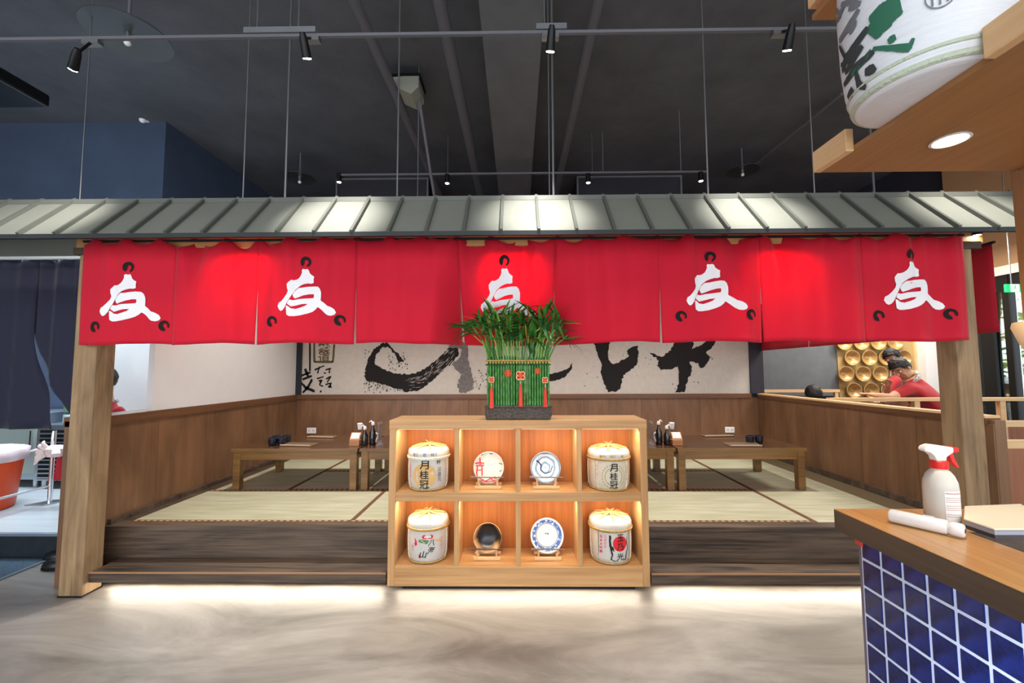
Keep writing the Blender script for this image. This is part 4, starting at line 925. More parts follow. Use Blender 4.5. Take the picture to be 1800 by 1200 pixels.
M_cup = pm('navy_cup_glaze', '#171c2c', .12, coat=.5); M_cupin = pm('cup_rim', '#3c4452', .15)
def cup(x, y, label):
    t = thing('tea_cup', label, 'cup', (x, y, ZT0), 'dark tea cups on the tables')
    cb = MB().lathe([(.026, 0), (.034, .004), (.040, .03), (.042, .075), (.039, .0755), (.036, .03), (.03, .01), (1e-4, .008)], (x, y, ZT0), 24).build('cup_body', M_cup, t, smooth=True, angle=50)
    MB().lathe([(.0425, .070), (.0428, .0765), (.0395, .0768), (.0392, .070)], (x, y, ZT0), 24).build('rim', M_cupin, cb, smooth=True)
for i, (u, v) in enumerate(((479, 775), (495, 776), (486, 771), (504, 771))):
    p = at(u, v + 1, z=ZT0); p.y = min(p.y, 4.95) if i > 1 else 4.36 + .02 * i; p.x = at(u, v, y=p.y).x; p.y = (4.40, 4.44, 4.54, 4.57)[i]; p.x = at(u, v, y=p.y).x
    cup(p.x, p.y, 'navy tea cup on the left table, ' + ['front left of the four', 'front right of the four', 'rear left of the four', 'rear right of the four'][i])
for i, u in enumerate((1318, 1334)):
    cup(at(u, 770, y=4.5).x, 4.5, 'black tea cup on the right table, ' + ['left of the two', 'right of the two'][i])
def menu(pts, label, lift):
    q = [at(u, v, z=ZT0) for u, v in pts]; q = [Vector((p.x, max(4.24, min(5.04, p.y)))) for p in q]
    t = thing('menu_board', label, 'menu', (q[0].x, q[0].y, ZT0))
    MB().prism([(p.x, p.y) for p in q], .006, 'xy', ZT0 + .0005).build('board', wood('menu_board_wood', '#6b5238', '#9a7c58', 'X', 1, .5), t)
    c = sum(q, Vector((0, 0))) / len(q); MB().prism([(c.x + (p.x - c.x) * .9, c.y + (p.y - c.y) * .88) for p in q], .003, 'xy', ZT0 + .0066).build('sheet', pm('menu_sheet', '#6f5b45', .4), t)
    MB().tube([(q[0].x, q[0].y + .003, ZT0 + .012), (q[1].x, q[1].y + .003, ZT0 + .012)], .006, 6).build('spine', pm('menu_spine', '#c9a98b', .4), t)
menu([(492, 784), (545, 785), (560, 779), (507, 778)], 'brown menu board at the front of the left table', 0)
menu([(1285, 785), (1340, 785), (1328, 778), (1270, 778)], 'brown menu board beside the cups on the right table', 0)
menu([(540, 769), (585, 770), (594, 766), (548, 765)], 'dark menu board at the back of the left table', 0)
menu([(1240, 768), (1290, 767), (1283, 764), (1230, 764)], 'dark menu board at the back of the right table', 0)
def caddy(xc, s, side):
    y = 4.40
    t = thing('condiment_box', 'small wooden condiment box with white label on the ' + side + ' inner table', 'box', (xc, y, ZT0))
    MB().box(xc - .05, xc + .05, y - .045, y + .045, ZT0, ZT0 + .055).build('box_body', W_box, t, bevel=.003)
    ld = MB().obox((xc, y - .035, ZT0 + .058), (xc, y + .02, ZT0 + .125), .1, .006, up=(0, -1, .8)).build('sloped_lid', W_box, t)
    MB().obox((xc, y - .03, ZT0 + .072), (xc, y + .012, ZT0 + .123), .082, .004, up=(0, -1, .8)).build('label_card', pm('white_card', '#efe9e4', .6), ld)
    t = thing('pepper_shaker', 'white shaker on a thin neck behind the ' + side + ' condiment box', 'shaker', (xc + s * .01, y + .085, ZT0))
    x2 = xc + s * .01
    MB().lathe([(.02, 0), (.02, .10), (.008, .115), (.008, .145)], (x2, y + .085, ZT0), 16).build('neck', pm('brown_glass', '#5a4632', .2), t, smooth=True)
    MB().lathe([(.012, .145), (.02, .15), (.028, .21), (.024, .215), (1e-4, .215)], (x2, y + .085, ZT0), 16).build('cap', pm('white_plastic', '#e8e8e8'), t, smooth=True)
    for k, (dx, dy, h, tilt) in enumerate(((.095, -.005, .16, 0), (.165, .03, .20, .01))):
        x3 = xc + s * dx
        t = thing('sauce_bottle', ('short' if k == 0 else 'tall') + ' dark sauce bottle with white spout on the ' + side + ' inner table', 'bottle', (x3, y + dy, ZT0))
        MB().lathe([(.03, 0), (.033, .01), (.033, h * .62), (.014, h * .85), (.013, h)], (x3, y + dy, ZT0), 20).build('bottle_body', pm('soy_glass', '#1a1414', .08, coat=.5), t, smooth=True)
        cp = MB().lathe([(.015, 0), (.017, .02), (.010, .035)], (x3, y + dy, ZT0 + h), 14).build('cap', pm('white_plastic', '#e8e8e8'), t, smooth=True)
        MB().tube([(x3, y + dy, ZT0 + h + .02), (x3 - s * .02, y + dy, ZT0 + h + .045), (x3 - s * .035, y + dy - .01, ZT0 + h + .03)], [.009, .008, .005], 8).build('spout', pm('white_plastic', '#e8e8e8'), cp, smooth=True)
        if k == 1: MB().tube([(x3 + s * .03, y + dy, ZT0 + h * .62), (x3 + s * .06, y + dy, ZT0 + h * .5), (x3 + s * .03, y + dy, ZT0 + h * .15)], .008, 8).build('handle', pm('white_plastic', '#e8e8e8'), t, smooth=True)
    x4 = xc + s * .245
    t = thing('menu_stand', 'clear upright card stand on the ' + side + ' inner table', 'card stand', (x4, y, ZT0))
    box('acrylic_sheet', x4 - .004, x4 + .004, y - .04, y + .06, ZT0, ZT0 + .235, pm('acrylic', '#d8d8dc', .1, trans=.8), t)
    box('base', x4 - .02, x4 + .02, y - .045, y + .065, ZT0, ZT0 + .012, pm('acrylic', '#d8d8dc'), t)
    box('card', x4 - s * .004 - .002 * (1 if s < 0 else 1), x4 + .0, y - .035, y + .055, ZT0 + .05, ZT0 + .21, pm('stand_card', '#7a4a38', .5), t)
caddy(at(625, 783, y=4.4).x, 1, 'left'); caddy(at(1189, 783, y=4.4).x, -1, 'right')

# ------------------------------------------------------------------ bar counter at the right
cn = thing('bar_counter', 'bar counter with oak top and blue glazed tile front', 'counter', (1.2, .9, 0))
TX, YE1 = 1.157, 1.495
M_tile = pm('cobalt_tile_glaze', '#0b1233', .2, var=.6, vscale=16, bump=.12, bscale=25, coat=.15, col2='#122158', spec=.35)
M_grout = pm('white_grout', '#d6dae2', .8)
box('counter_body', TX + .0015, 1.30, .0, YE1, 0, 1.0, M_grout, cn)
box('end_panel', TX + .002, 1.30, YE1, YE1 + .012, 0, 1.0, pm('counter_end', '#70626a', .5), cn)
tile = MB().box(-.005, .004, -.0340, .0340, -.0403, .0403)
tme = None
for r_ in range(11):
    zc = .972 - .045 - r_ * .09 + .045
    z1 = .917 + .086 - r_ * .0895; zc = z1 - .045
    for c_ in range(16):
        yc = YE1 - .04 - c_ * .0770
        if zc < .05: continue
        if tme is None:
            o = tile.build('tile', M_tile, cn, bevel=.002); tme = o; o.data.transform(Matrix.Translation(Vector(cn['_o'])))
        else:
            o = tme.copy(); COL.objects.link(o)
        o.location = Vector((TX + .004, yc, zc)) - Vector(cn['_o'])
box('top_slab', 1.08, 1.315, .0, 1.505, 1.004, 1.07, [W_countside], cn, .002); box('top_veneer', 1.0805, 1.3145, .001, 1.5045, 1.0702, 1.0722, W_count, cn)
box('rear_slab', 1.315, 2.6, 1.30, 1.505, 1.004, 1.07, W_countside, cn, .002); box('rear_veneer', 1.3145, 2.6, 1.3005, 1.5045, 1.0702, 1.0722, W_count, cn)
box('worktop', 1.316, 2.6, .0, 1.299, .90, .94, wood('dark_worktop', '#3a2c22', '#57443a', 'X', 1, .5), cn)
box('rear_panel', 1.31, 2.6, 1.40, 1.48, 0, 1.0, W_red, cn)
box('led_profile', 1.135, 1.15, .02, 1.48, .994, 1.003, pm('led_blue', '#ffffff', .4, emit='#a8c4ff', estr=4), cn)
area('counter_led', (1.140, .75, .992), (1.152, .75, .5), 26, .02, 1.45, (.55, .68, 1))
box('red_tag', 1.150, 1.156, YE1 - .012, YE1 + .014, .955, .985, pm('red_tag', '#d8402f', .5), cn)
ZC0 = 1.0725
# spray bottle
sx, sy = 1.338, 1.392
t = thing('spray_bottle', 'translucent white spray bottle with red collar and trigger', 'spray bottle', (sx, sy, ZC0))
M_pe = pm('milky_plastic', '#e6e1d8', .35, trans=.25)
MB().lathe([(.034, 0), (.041, .004), (.043, .012), (.043, .10), (.041, .122), (.034, .142), (.025, .155), (.021, .158), (.021, .165)], (sx, sy, ZC0), 36).build('bottle_body', M_pe, t, smooth=True)
MB().lathe([(.0225, .162), (.023, .164), (.023, .184), (.021, .186)], (sx, sy, ZC0), 28).build('red_collar', pm('red_plastic', '#dd2a22', .35), t, smooth=True)
def lab(a, b):
    th = -math.pi / 2 - .12 + a / .0435; return (sx + .0436 * math.cos(th), sy + .0436 * math.sin(th), ZC0 + b)
decal('label', [[(-.02, .01), (.03, .01), (.03, .1), (-.02, .1)]], lab, pm('frosted_label', '#efece8', .5), t, cuts=6)
lb = lambda a, b: tuple(Vector(lab(a, b)) + (Vector(lab(a, b)) - Vector((sx, sy, ZC0 + b))) * .02)
decal('label_lines', [[(-.018, z), (.028, z), (.028, z + h), (-.018, z + h)] for z, h in ((.092, .003), (.080, .0015), (.074, .0015), (.068, .0015), (.056, .0015), (.05, .0015), (.044, .0015), (.03, .0015), (.024, .0015))], lb, pm('label_print', '#b98d86', .6), t, cuts=3)
hd = [(-.062, .222), (-.055, .232), (-.035, .238), (.0, .234), (.045, .228), (.045, .213), (.03, .205), (.018, .198), (.016, .186), (-.02, .186), (-.024, .2), (-.04, .212), (-.058, .216)]
sph = MB().prism([(sx + a * .85, ZC0 + b) for a, b in hd], .026, 'xz', sy - .013).build('spray_head', pm('white_head', '#eceae6', .4), t, bevel=.004)
MB().prism([(sx + .039, ZC0 + .229), (sx + .055, ZC0 + .228), (sx + .055, ZC0 + .213), (sx + .039, ZC0 + .212)], .024, 'xz', sy - .012).build('nozzle', pm('red_plastic', '#dd2a22'), sph, bevel=.002)
MB().prism([(sx + .025, ZC0 + .211), (sx + .040, ZC0 + .211), (sx + .045, ZC0 + .19), (sx + .057, ZC0 + .165), (sx + .051, ZC0 + .163), (sx + .035, ZC0 + .182)], .016, 'xz', sy - .008).build('trigger', pm('red_plastic', '#dd2a22'), sph, bevel=.002)
MB().tube([(sx, sy, ZC0 + .16), (sx + .01, sy, ZC0 + .01)], .0025, 6).build('dip_tube', pm('white_plastic', '#e8e8e8'), t)
# white handheld tube
a, b = at(1563, 905, z=ZC0 + .02), at(1697, 934, z=ZC0 + .02); a.z = b.z = ZC0 + .0205; d = (b - a).normalized(); Ld = (b - a).length
t = thing('handheld_device', 'white tube-shaped plastic handheld device lying on the counter', 'device', (a.x, a.y, ZC0))
MW = pm('gloss_white_plastic', '#f0eff0', .2, coat=.4)
MB().tube([a + d * s * Ld for s in (0, .01, .04, .5, .74, .78, .80)], [.010, .017, .0205, .0205, .0205, .019, .014], 24).build('body', MW, t, smooth=True)
MB().tube([a + d * s * Ld for s in (.79, .82, .86, .96, .99, 1.0)], [.014, .0185, .0195, .0195, .017, .012], 24).build('head', MW, t, smooth=True)
MB().tube([a + d * 1.0 * Ld, a + d * 1.004 * Ld], [.006, .006], 14).build('lens', M_black, t)
e = a + d * .55 * Ld + Vector((0, 0, .0195)); MB().tube([e - d * .012, e + d * .012], .004, 8).build('button', pm('pale_grey_plastic', '#cfcbd0', .4), t)
# cream folder over the counter corner
q = [at(u, v, z=1.100) for u, v in ((1695, 889), (1794, 885), (1830, 905), (1830, 929), (1748, 929), (1694, 911))]
t = thing('menu_folder', 'cream folder lying across the counter corner at the right edge', 'folder', (q[4].x, q[4].y, 1.073))
MB().prism([(p.x, p.y) for p in q], .006, 'xy', 1.0945).build('cover', pm('cream_cover', '#e6ddc8', .5), t, bevel=.002)
MB().prism([(p.x, p.y) for p in q], .011, 'xy', 1.083).build('pages', pm('grey_pages', '#a9a6b2', .6), t)
MB().prism([(p.x, p.y) for p in q], .010, 'xy', 1.0727).build('back_cover', pm('dark_cover', '#4a3f3e', .5), t)
c_ = [at(u, v, z=.945) for u, v in ((1770, 962), (1785, 957), (1800, 957), (1830, 962))]
tag(MB().tube(c_, .004, 6).build('white_cable', pm('white_plastic', '#e8e8e8'), origin=c_[0]), 'short white cable on the dark worktop behind the counter', 'cable')

# ------------------------------------------------------------------ hanging shelf with barrel above the counter
sh = thing('hanging_shelf', 'wooden hanging shelf with a round downlight, upper right', 'shelf', (1.45, .9, 2.27))
box('shelf_board', 1.117, 1.812, .2, 1.533, 2.27, 2.288, W_shelf, sh)
box('edge_trim', 1.09, 1.117, 1.375, 1.533, 2.268, 2.345, W_trim, sh, .003)
box('edge_trim', 1.09, 1.117, .45, .960, 2.268, 2.345, W_trim, sh, .003)
box('rear_trim', 1.117, 1.812, 1.515, 1.533, 2.288, 2.345, W_trim, sh)
box('upper_board', 1.117, 1.76, .2, 1.533, 2.86, 2.88, W_shelf, sh)
pu = at(1420, 17, y=1.533); box('upper_trim', pu.x, pu.x + .05, 1.30, 1.533, pu.z, pu.z + .08, W_trim, sh, .003)
box('upright', 1.812, 1.95, 1.44, 1.54, 1.725, 5.0, wood('shelf_upright_wood', '#7a5230', '#a0703f', 'Z', .8, .5), sh, .003)
pd = at(1670, 245, z=2.27)
MB().lathe([(.046, 0), (.05, -.004), (.042, -.006), (.040, -.001)], (pd.x, pd.y, 2.27), 32).build('downlight_ring', pm('white_plastic', '#e8e8e8'), sh, smooth=True)
MB().lathe([(.040, -.004), (1e-4, -.004)], (pd.x, pd.y, 2.27), 32).build('downlight_lens', pm('warm_lens', '#ffffff', .4, emit='#ffe7b4', estr=14), sh)
spot('shelf_downlight', (pd.x, pd.y, 2.255), (pd.x, pd.y, 0), 26, 125, .9, (1, .87, .66), .035)
# big barrel
bc, bR = Vector((1.13, 1.135, 2.2885)), .195
bb = thing('display_barrel', 'large white sake barrel with black and green brush print, upper right', 'sake barrel', bc)
prof = [(.15, 0), (.165, .006), (.178, .03), (.188, .07), (.195, .15), (.198, .3), (.192, .44), (.17, .46), (1e-4, .465)]
prof = [(r_ * .94, z_) for r_, z_ in prof]
M_bw = pm('white_woven_wrap', '#e4e6ea', .6, var=.04, vscale=12, bump=.35, bscale=18, stretch=(1, 1, 12))
bbody = MB().lathe(prof, bc, 64).build('body', M_bw, bb, smooth=True)
MB().tube(rope_pts(bc.x, bc.y, bc.z + .018, .158, 56), .010, 8, closed=True).build('bottom_rope', pm('pale_green_rope', '#c3cdb8', .8, bump=.5, bscale=120), bb, smooth=True)
MB().tube(rope_pts(bc.x, bc.y, bc.z + .045, .1685, 56), .006, 8, closed=True).build('bottom_rope', pm('pale_green_rope', '#c3cdb8'), bb, smooth=True)
def bhit(u, v):
    """where the view ray through a traced pixel meets the barrel's own surface, as (angle, height)"""
    dr = ray(u, v); o0 = Vector((0, 0, H))
    t = .5
    while t < 2.2:
        p = o0 + dr * t; h = p.z - bc.z
        if 0 < h < .46:
            rr_ = 0
            for (r0, z0), (r1, z1) in zip(prof, prof[1:]):
                if z0 <= h <= z1 and z1 > z0: rr_ = r0 + (r1 - r0) * (h - z0) / (z1 - z0)
            if math.hypot(p.x - bc.x, p.y - bc.y) <= rr_: return (math.atan2(p.y - bc.y, p.x - bc.x) % (2 * math.pi) * .195, h)
        t += .002
    return None
def bmap(a, b):
    for (r0, z0), (r1, z1) in zip(prof, prof[1:]):
        if z0 <= b <= z1 and z1 > z0: r_ = r0 + (r1 - r0) * (b - z0) / (z1 - z0) + .003; break
    else: r_ = .188
    th = a / .195; return (bc.x + r_ * math.cos(th), bc.y + r_ * math.sin(th), bc.z + b)
def bstroke(pts, wd, mat, name):
    q = [bhit(1400 + x / 3.75, y / 3.75) for x, y in dense(pts, 7)]; q = [p for p in q if p]; n_ = len(q)
    if n_ > 2: decal(name, [stroke(q, [wd * 1.45 * (.35 + .65 * math.sin(math.pi * (k + .8) / (n_ + .6)) ** .6) for k in range(n_)], .10)], bmap, mat, bbody, cuts=1)
MG, MK, MGR = pm('print_grey2', '#77797e', .7), pm('print_soft_black', '#3a3d3c', .7), pm('print_teal_green', '#2f6b52', .7)
for pts, wd in (([(330, 10), (250, 190)], .014), ([(420, 60), (290, 270)], .016), ([(400, 130), (355, 220)], .018), ([(270, 60), (300, 110)], .010), ([(300, 30), (420, 0)], .012), ([(350, 60), (430, 20)], .012)): bstroke(pts, wd, MG, 'grey_brush_stroke')
for pts, wd in (([(480, 180), (330, 390), (310, 470)], .02), ([(440, 300), (330, 480)], .016), ([(520, 340), (400, 440), (320, 560)], .016), ([(300, 430), (420, 350)], .012), ([(400, 470), (420, 560), (470, 580)], .014), ([(460, 480), (530, 440)], .018), ([(380, 580), (350, 650)], .016), ([(330, 380), (290, 300)], .01)): bstroke(pts, wd, MK, 'black_brush_stroke')
for pts, wd in (([(690, 20), (600, 90), (500, 240)], .05), ([(520, 70), (560, 120)], .03), ([(510, 320), (640, 320), (740, 330), (775, 255)], .010), ([(610, 280), (660, 245)], .014), ([(370, 500), (500, 330)], .010)): bstroke(pts, wd, MGR, 'green_brush_stroke')
qs = bhit(1654, 0)
if qs: decal('round_stamp', ring(qs[0], qs[1] + .01, .03, .027) + [[(qs[0] - .018, qs[1] - .01), (qs[0] - .014, qs[1] - .01), (qs[0] - .014, qs[1] + .02), (qs[0] - .018, qs[1] + .02)], [(qs[0] - .004, qs[1] - .012), (qs[0], qs[1] - .012), (qs[0], qs[1] + .02), (qs[0] - .004, qs[1] + .02)], [(qs[0] + .010, qs[1] - .01), (qs[0] + .014, qs[1] - .01), (qs[0] + .014, qs[1] + .02), (qs[0] + .010, qs[1] + .02)]], bmap, MG, bbody)
# cut-off tan lantern below the upright
pl = at(1892, 610, y=1.46)
t = thing('tan_lantern', 'tan rounded lantern cut off at the right picture edge', 'lantern', (pl.x, 1.46, pl.z - .09))
MB().lathe([(.06, -.1), (.10, -.04), (.125, .02), (.142, .075), (.138, .092), (.11, .097), (1e-4, .098)], pl, 40).build('shade', pm('tan_paper', '#d3b48a', .6, emit='#d3b48a', estr=.25), t, smooth=True)
MB().tube([(pl.x, 1.46, pl.z + .095), (pl.x, 1.46, pl.z + .14)], .008, 8).build('cord', M_black, t)
MB().lathe([(.03, -.112), (.06, -.1)], pl, 24).build('bottom_ring', M_black, t)

# ------------------------------------------------------------------ kitchen side at the left
kf = struct('floor_kitchen', MB().box(-7.0, -3.37, 3.62, 5.6, 0, .2), pm('pale_kitchen_vinyl', '#a9b0b4', .4, var=.1, vscale=3, stretch=(.3, 4, 1)))
struct('trim_1', MB().box(-7.0, -3.37, 3.585, 3.62, .185, .205), pm('alloy_edge', '#93a5b5', .3, .6))
struct('trim_2', MB().box(-7.0, -3.37, 3.60, 3.62, 0, .185), pm('dark_riser', '#1f252b', .4, var=.3, vscale=12))
p0, p1 = at(0, 1018, z=0), at(103, 977, z=0)
t = thing('floor_mat', 'dark blue-grey ribbed floor mat at the kitchen step', 'mat', ((p0.x + p1.x) / 2 - .4, 3.4, 0))
MB().prism([(-3.868, 2.75), (-3.868, 3.575), (-5.4, 3.575), (-5.4, 2.75)], .012, 'xy', .001).build('mat_pile', pm('mat_pile', '#41586a', .9, var=.5, vscale=60, bump=1, bscale=150), t)
MB().box(-3.868, -3.848, 2.75, 3.575, .001, .014).build('mat_edge', pm('mat_edge_alloy', '#8f9aa3', .3, .5), t)
for i, (u, v) in enumerate(((98, 984), (96, 1000))):
    p = at(u, v, z=0); p.x -= .02
    t = thing('black_shoe', 'black shoe toe peeking out behind the left post, ' + ['rear', 'front'][i], 'shoe', (p.x, p.y, 0))
    m = MB(); m.lathe([(.040, 0), (.046, .008), (.045, .02), (.036, .045), (.016, .06), (1e-4, .062)], (p.x + .02, p.y, .012), 20, 2.2, .9); m.build('upper', pm('black_leather', '#17191c', .35), t, smooth=True)
    MB().lathe([(.047, 0), (.047, .012)], (p.x + .02, p.y, 0.001), 20, 2.2, .92).build('sole', M_black, t)
    MB().lathe([(.038, 0), (.042, .05), (.040, .075), (.034, .075)], (p.x + .09, p.y, .02), 16, 1.3, .9).build('heel_collar', pm('black_leather', '#17191c'), t, smooth=True)
# navy curtain, two pieces parted near the right
nav = thing('navy_curtain', 'long dark navy curtain parted near the left post', 'curtain', (-4.4, 3.72, 1.04))
def navpanel(xa_t, xb_t, xa_b, xb_b, zb_, ph):
    m = MB(); nx, nz = 30, 20; vs = []
    for j in range(nz + 1):
        f = j / nz; z = 2.56 + (zb_ - 2.56) * f; g = max(0, (f - .45) / .55) ** 1.2
        for i in range(nx + 1):
            s = i / nx; x = (xa_t + (xb_t - xa_t) * s) * (1 - g) + (xa_b + (xb_b - xa_b) * s) * g
            vs.append((x, 3.75 + .03 * math.sin(x * 16 + ph) * (.3 + .7 * f) + .012 * math.sin(x * 37), z))
    m.add(vs, [(j * (nx + 1) + i, j * (nx + 1) + i + 1, (j + 1) * (nx + 1) + i + 1, (j + 1) * (nx + 1) + i) for j in range(nz) for i in range(nx)])
    return m.build('curtain_panel', M_navy, nav, smooth=True, solid=.003, angle=80)
navpanel(-6.2, -4.33, -6.2, -4.09, 1.045, 0); navpanel(-4.365, -3.62, -3.945, -3.60, 1.145, 1)
MB().tube([(-6.3, 3.75, 2.565), (-3.4, 3.75, 2.565)], .012, 8).build('rail', M_steel, nav)
# orange bin with bag
bx_, by_ = at(-22, 890, z=.2).x, 4.16
t = thing('waste_bin', 'orange tapered waste bin at the left edge', 'bin', (bx_, by_, .2))
MB().lathe([(.28, 0), (.30, .02), (.345, .52), (.36, .53), (.36, .56), (.335, .56), (.29, .03), (1e-4, .03)], (bx_, by_, .2), 40).build('bin_body', pm('orange_plastic', '#d9480c', .4, var=.06, vscale=6), t, smooth=True)
bag = MB().lathe([(.368, .47), (.378, .52), (.372, .575), (.34, .59), (.30, .56), (.2, .585), (1e-4, .56)], (bx_, by_, .2), 48, wob=lambda a, z: 1 + .025 * math.sin(a * 9 + z * 30) + .012 * math.sin(a * 23)).build('bin_bag', pm('white_pink_film', '#e6d6da', .3, var=.1, vscale=12, trans=.2), t, smooth=True, angle=70)
t2 = thing('waste_paper', 'pale crumpled paper on top of the waste bin', 'paper', (bx_ + .12, by_ - .1, .78))
MB().lathe([(.02, 0), (.14, .01), (.17, .03), (.10, .07), (.03, .09), (1e-4, .095)], (bx_ + .14, by_ - .1, .783), 14, 1.2, .8, wob=lambda a, z: 1 + .2 * math.sin(a * 5 + z * 60)).build('crumple', pm('paper_crumple', '#e4e6d8', .7), t2)
# steel rail post
ps = at(87, 884, z=.2)
t = thing('steel_stand', 'steel rail post with flat foot beside the orange bin', 'stand', (ps.x, ps.y, .2))
zt_ = at(88, 757, y=ps.y).z
MB().tube([(ps.x, ps.y, .21), (ps.x, ps.y, zt_)], .02, 14).build('post_tube', M_chrome, t, smooth=True)
MB().prism([(ps.x - .15, ps.y - .10), (ps.x + .05, ps.y - .09), (ps.x + .13, ps.y + .09), (ps.x - .05, ps.y + .08)], .012, 'xy', .2005).build('foot_plate', M_steel, t, bevel=.003)
ra = at(83, 854, y=ps.y - .02); rb_ = at(-30, 884, y=ps.y - .55)
MB().tube([ra, rb_], .013, 10).build('cross_rail', M_chrome, t, smooth=True)
# crumpled gloves and red cloth hanging on it
pg = at(98, 793, y=ps.y - .12)
t = thing('crumpled_gloves', 'crumpled pale pink gloves hooked on the steel post', 'gloves', pg)
m = MB(); rg2 = random.Random(5)
m.lathe([(1e-4, -.06), (.06, -.05), (.10, -.01), (.09, .03), (.05, .06), (1e-4, .065)], pg, 20, 1.2, .7, wob=lambda a, z: 1 + .22 * math.sin(a * 4 + z * 50) + .1 * math.sin(a * 9))
m.build('palm_bundle', pm('pink_latex', '#d9c4c0', .5, var=.12, vscale=25), t, smooth=True)
for k in range(8):
    a = math.radians(120 + 15 * k + rg2.uniform(-8, 8)); l = rg2.uniform(.07, .12)
    s_ = pg + Vector((-.07 * abs(math.cos(a)), -.04, .04 * math.sin(a)))
    MB().tube([s_, s_ + Vector((l * .6 * math.cos(a), -.02, l * .6 * math.sin(a))), s_ + Vector((l * math.cos(a), rg2.uniform(-.03, .02), l * math.sin(a) - .02))], [.018, .016, .009], 8).build('glove_finger', pm('pink_latex', '#d9c4c0'), t, smooth=True)
pr = at(108, 822, y=ps.y + .1)
m = MB(); vs = [(pr.x + (i / 8 - .5) * (.10 + .05 * j / 8), pr.y + .015 * math.sin(i * 2), pr.z + .2 - .33 * j / 8) for j in range(9) for i in range(9)]
o = m.add(vs, [(j * 9 + i, j * 9 + i + 1, j * 9 + i + 10, j * 9 + i + 9) for j in range(8) for i in range(8)]).build('red_cloth', pm('red_cloth', '#b52531', .8), smooth=True, solid=.006, origin=(pr.x, pr.y, pr.z - .13), angle=80)
tag(o, 'small red cloth hanging behind the left post', 'cloth')
# kitchen appliances
def appliance(x0, x1, y0, y1, z1, label, louvre):
    t = thing('steel_cabinet', label, 'appliance', ((x0 + x1) / 2, y0, .2))
    box('cabinet_body', x0, x1, y0, y1, .29, z1, M_steel, t, .006)
    if louvre:
        n_ = 11
        box('louvre_backing', x0 + .04, x1 - .04, y0 - .004, y0 + .001, z1 - .62, z1 - .06, M_black, t)
        for k in range(n_): MB().obox((x0 + .04, y0 - .012, z1 - .60 + k * .05), (x1 - .04, y0 - .012, z1 - .60 + k * .05), .022, .014).build('louvre', M_steel, t)
    else:
        dr_ = box('door', x0 + .02, x1 - .02, y0 - .015, y0 - .001, .36, z1 - .12, pm('pale_steel_door', '#a7b4ae', .35, .4), t, .004)
        box('door_handle', x1 - .08, x1 - .06, y0 - .04, y0 - .015, z1 - .45, z1 - .2, M_chrome, dr_)
    for xx in (x0 + .07, x1 - .07):
        for yy in (y0 + .06, y1 - .06): MB().tube([(xx, yy, .2005), (xx, yy, .29)], .03, 12).build('foot', M_steel, t, smooth=True)
appliance(-6.8, -5.62, 5.0, 5.58, 1.06, 'low stainless cabinet with a pale door behind the bin', False)
appliance(-5.6, -4.9, 4.95, 5.55, .93, 'stainless unit with black louvres behind the steel post', True)
t = thing('glass_jar_row', 'stacked glass containers seen through the navy curtain gap', 'containers', (-5.3, 5.2, .93))
for k, (zz, col, hh) in enumerate(((.93, '#c3d3d8', .12), (1.06, '#6f9a7c', .16), (1.23, '#9bb7c6', .10), (1.34, '#d9e6ea', .14))):
    MB().lathe([(.17, 0), (.19, .01), (.19, hh - .02), (.17, hh)], (-5.3, 5.2, zz), 24).build('container', pm('container%d' % k, col, .2), t, smooth=True)
struct('window_1', MB().box(-6.2, -4.9, 5.605, 5.62, 1.5, 2.4), pm('kitchen_window_pane', '#bcd4e6', .2, emit='#bfe0ff', estr=1.6))
struct('wall_kitchen_white', MB().box(-4.80, -3.37, 4.92, 4.98, .2, 3.0), M_white)

# ------------------------------------------------------------------ right-hand booth, bowl wall, facade
struct('wall_booth_back', MB().box(3.5, 4.92, 6.62, 6.74, 0, 3.2), M_greyw)
struct('wall_bowl_panel', MB().box(4.92, 6.11, 6.60, 6.74, 0, 3.2), pm('gold_panel', '#b59a68', .45, .2, var=.1, vscale=4))
struct('trim_3', MB().box(6.075, 6.11, 6.575, 6.60, 0, 3.2), W_light)
struct('wall_white_column', MB().box(6.11, 6.62, 6.45, 6.74, 0, 3.2), M_white)
M_bowlg = pm('gold_lacquer', '#b8935c', .3, .35, coat=.3)
rowz = [at(1500, v, y=6.55).z for v in (602, 629, 657, 686, 714)]
bowlp = None; names = ['top', 'second', 'third', 'fourth', 'bottom']
for r_, zz in enumerate(rowz):
    off = 0 if r_ % 2 else -.108
    k = 0
    for c_ in range(6):
        xx = at(1496, 630, y=6.55).x + off + c_ * .257
        if xx < 4.96 or xx > 6.0: continue
        label = 'gold wooden bowl on the panel, %s row, %s from left' % (names[r_], ORD[k]); k += 1
        if bowlp is None:
            o = MB().lathe([(.045, -.075), (.05, -.082), (.055, -.075), (.09, -.05), (.113, -.015), (.116, .0), (.108, .002), (.085, -.035), (.05, -.062), (1e-4, -.066)], (0, 0, 0), 40).build('gold_bowl', M_bowlg, smooth=True, angle=50)
            MB().lathe([(.028, .0), (.03, .004), (1e-4, .010)], (0, 0, -.066), 20).build('centre_boss', M_bowlg, o, smooth=True)
            o.rotation_euler = (math.radians(90), 0, 0); bowlp = o
        else: o = copy_tree(bowlp)
        o.location = (xx, 6.517, zz); tag(o, label, 'bowl', 'gold bowls on the wall panel')
for i, u in enumerate((1490, 1545, 1600)):
    pass
spot('bowl_wall_light', (5.3, 5.7, 2.9), (5.5, 6.6, 1.4), 40, 90, .8, (1, .90, .74), .05)
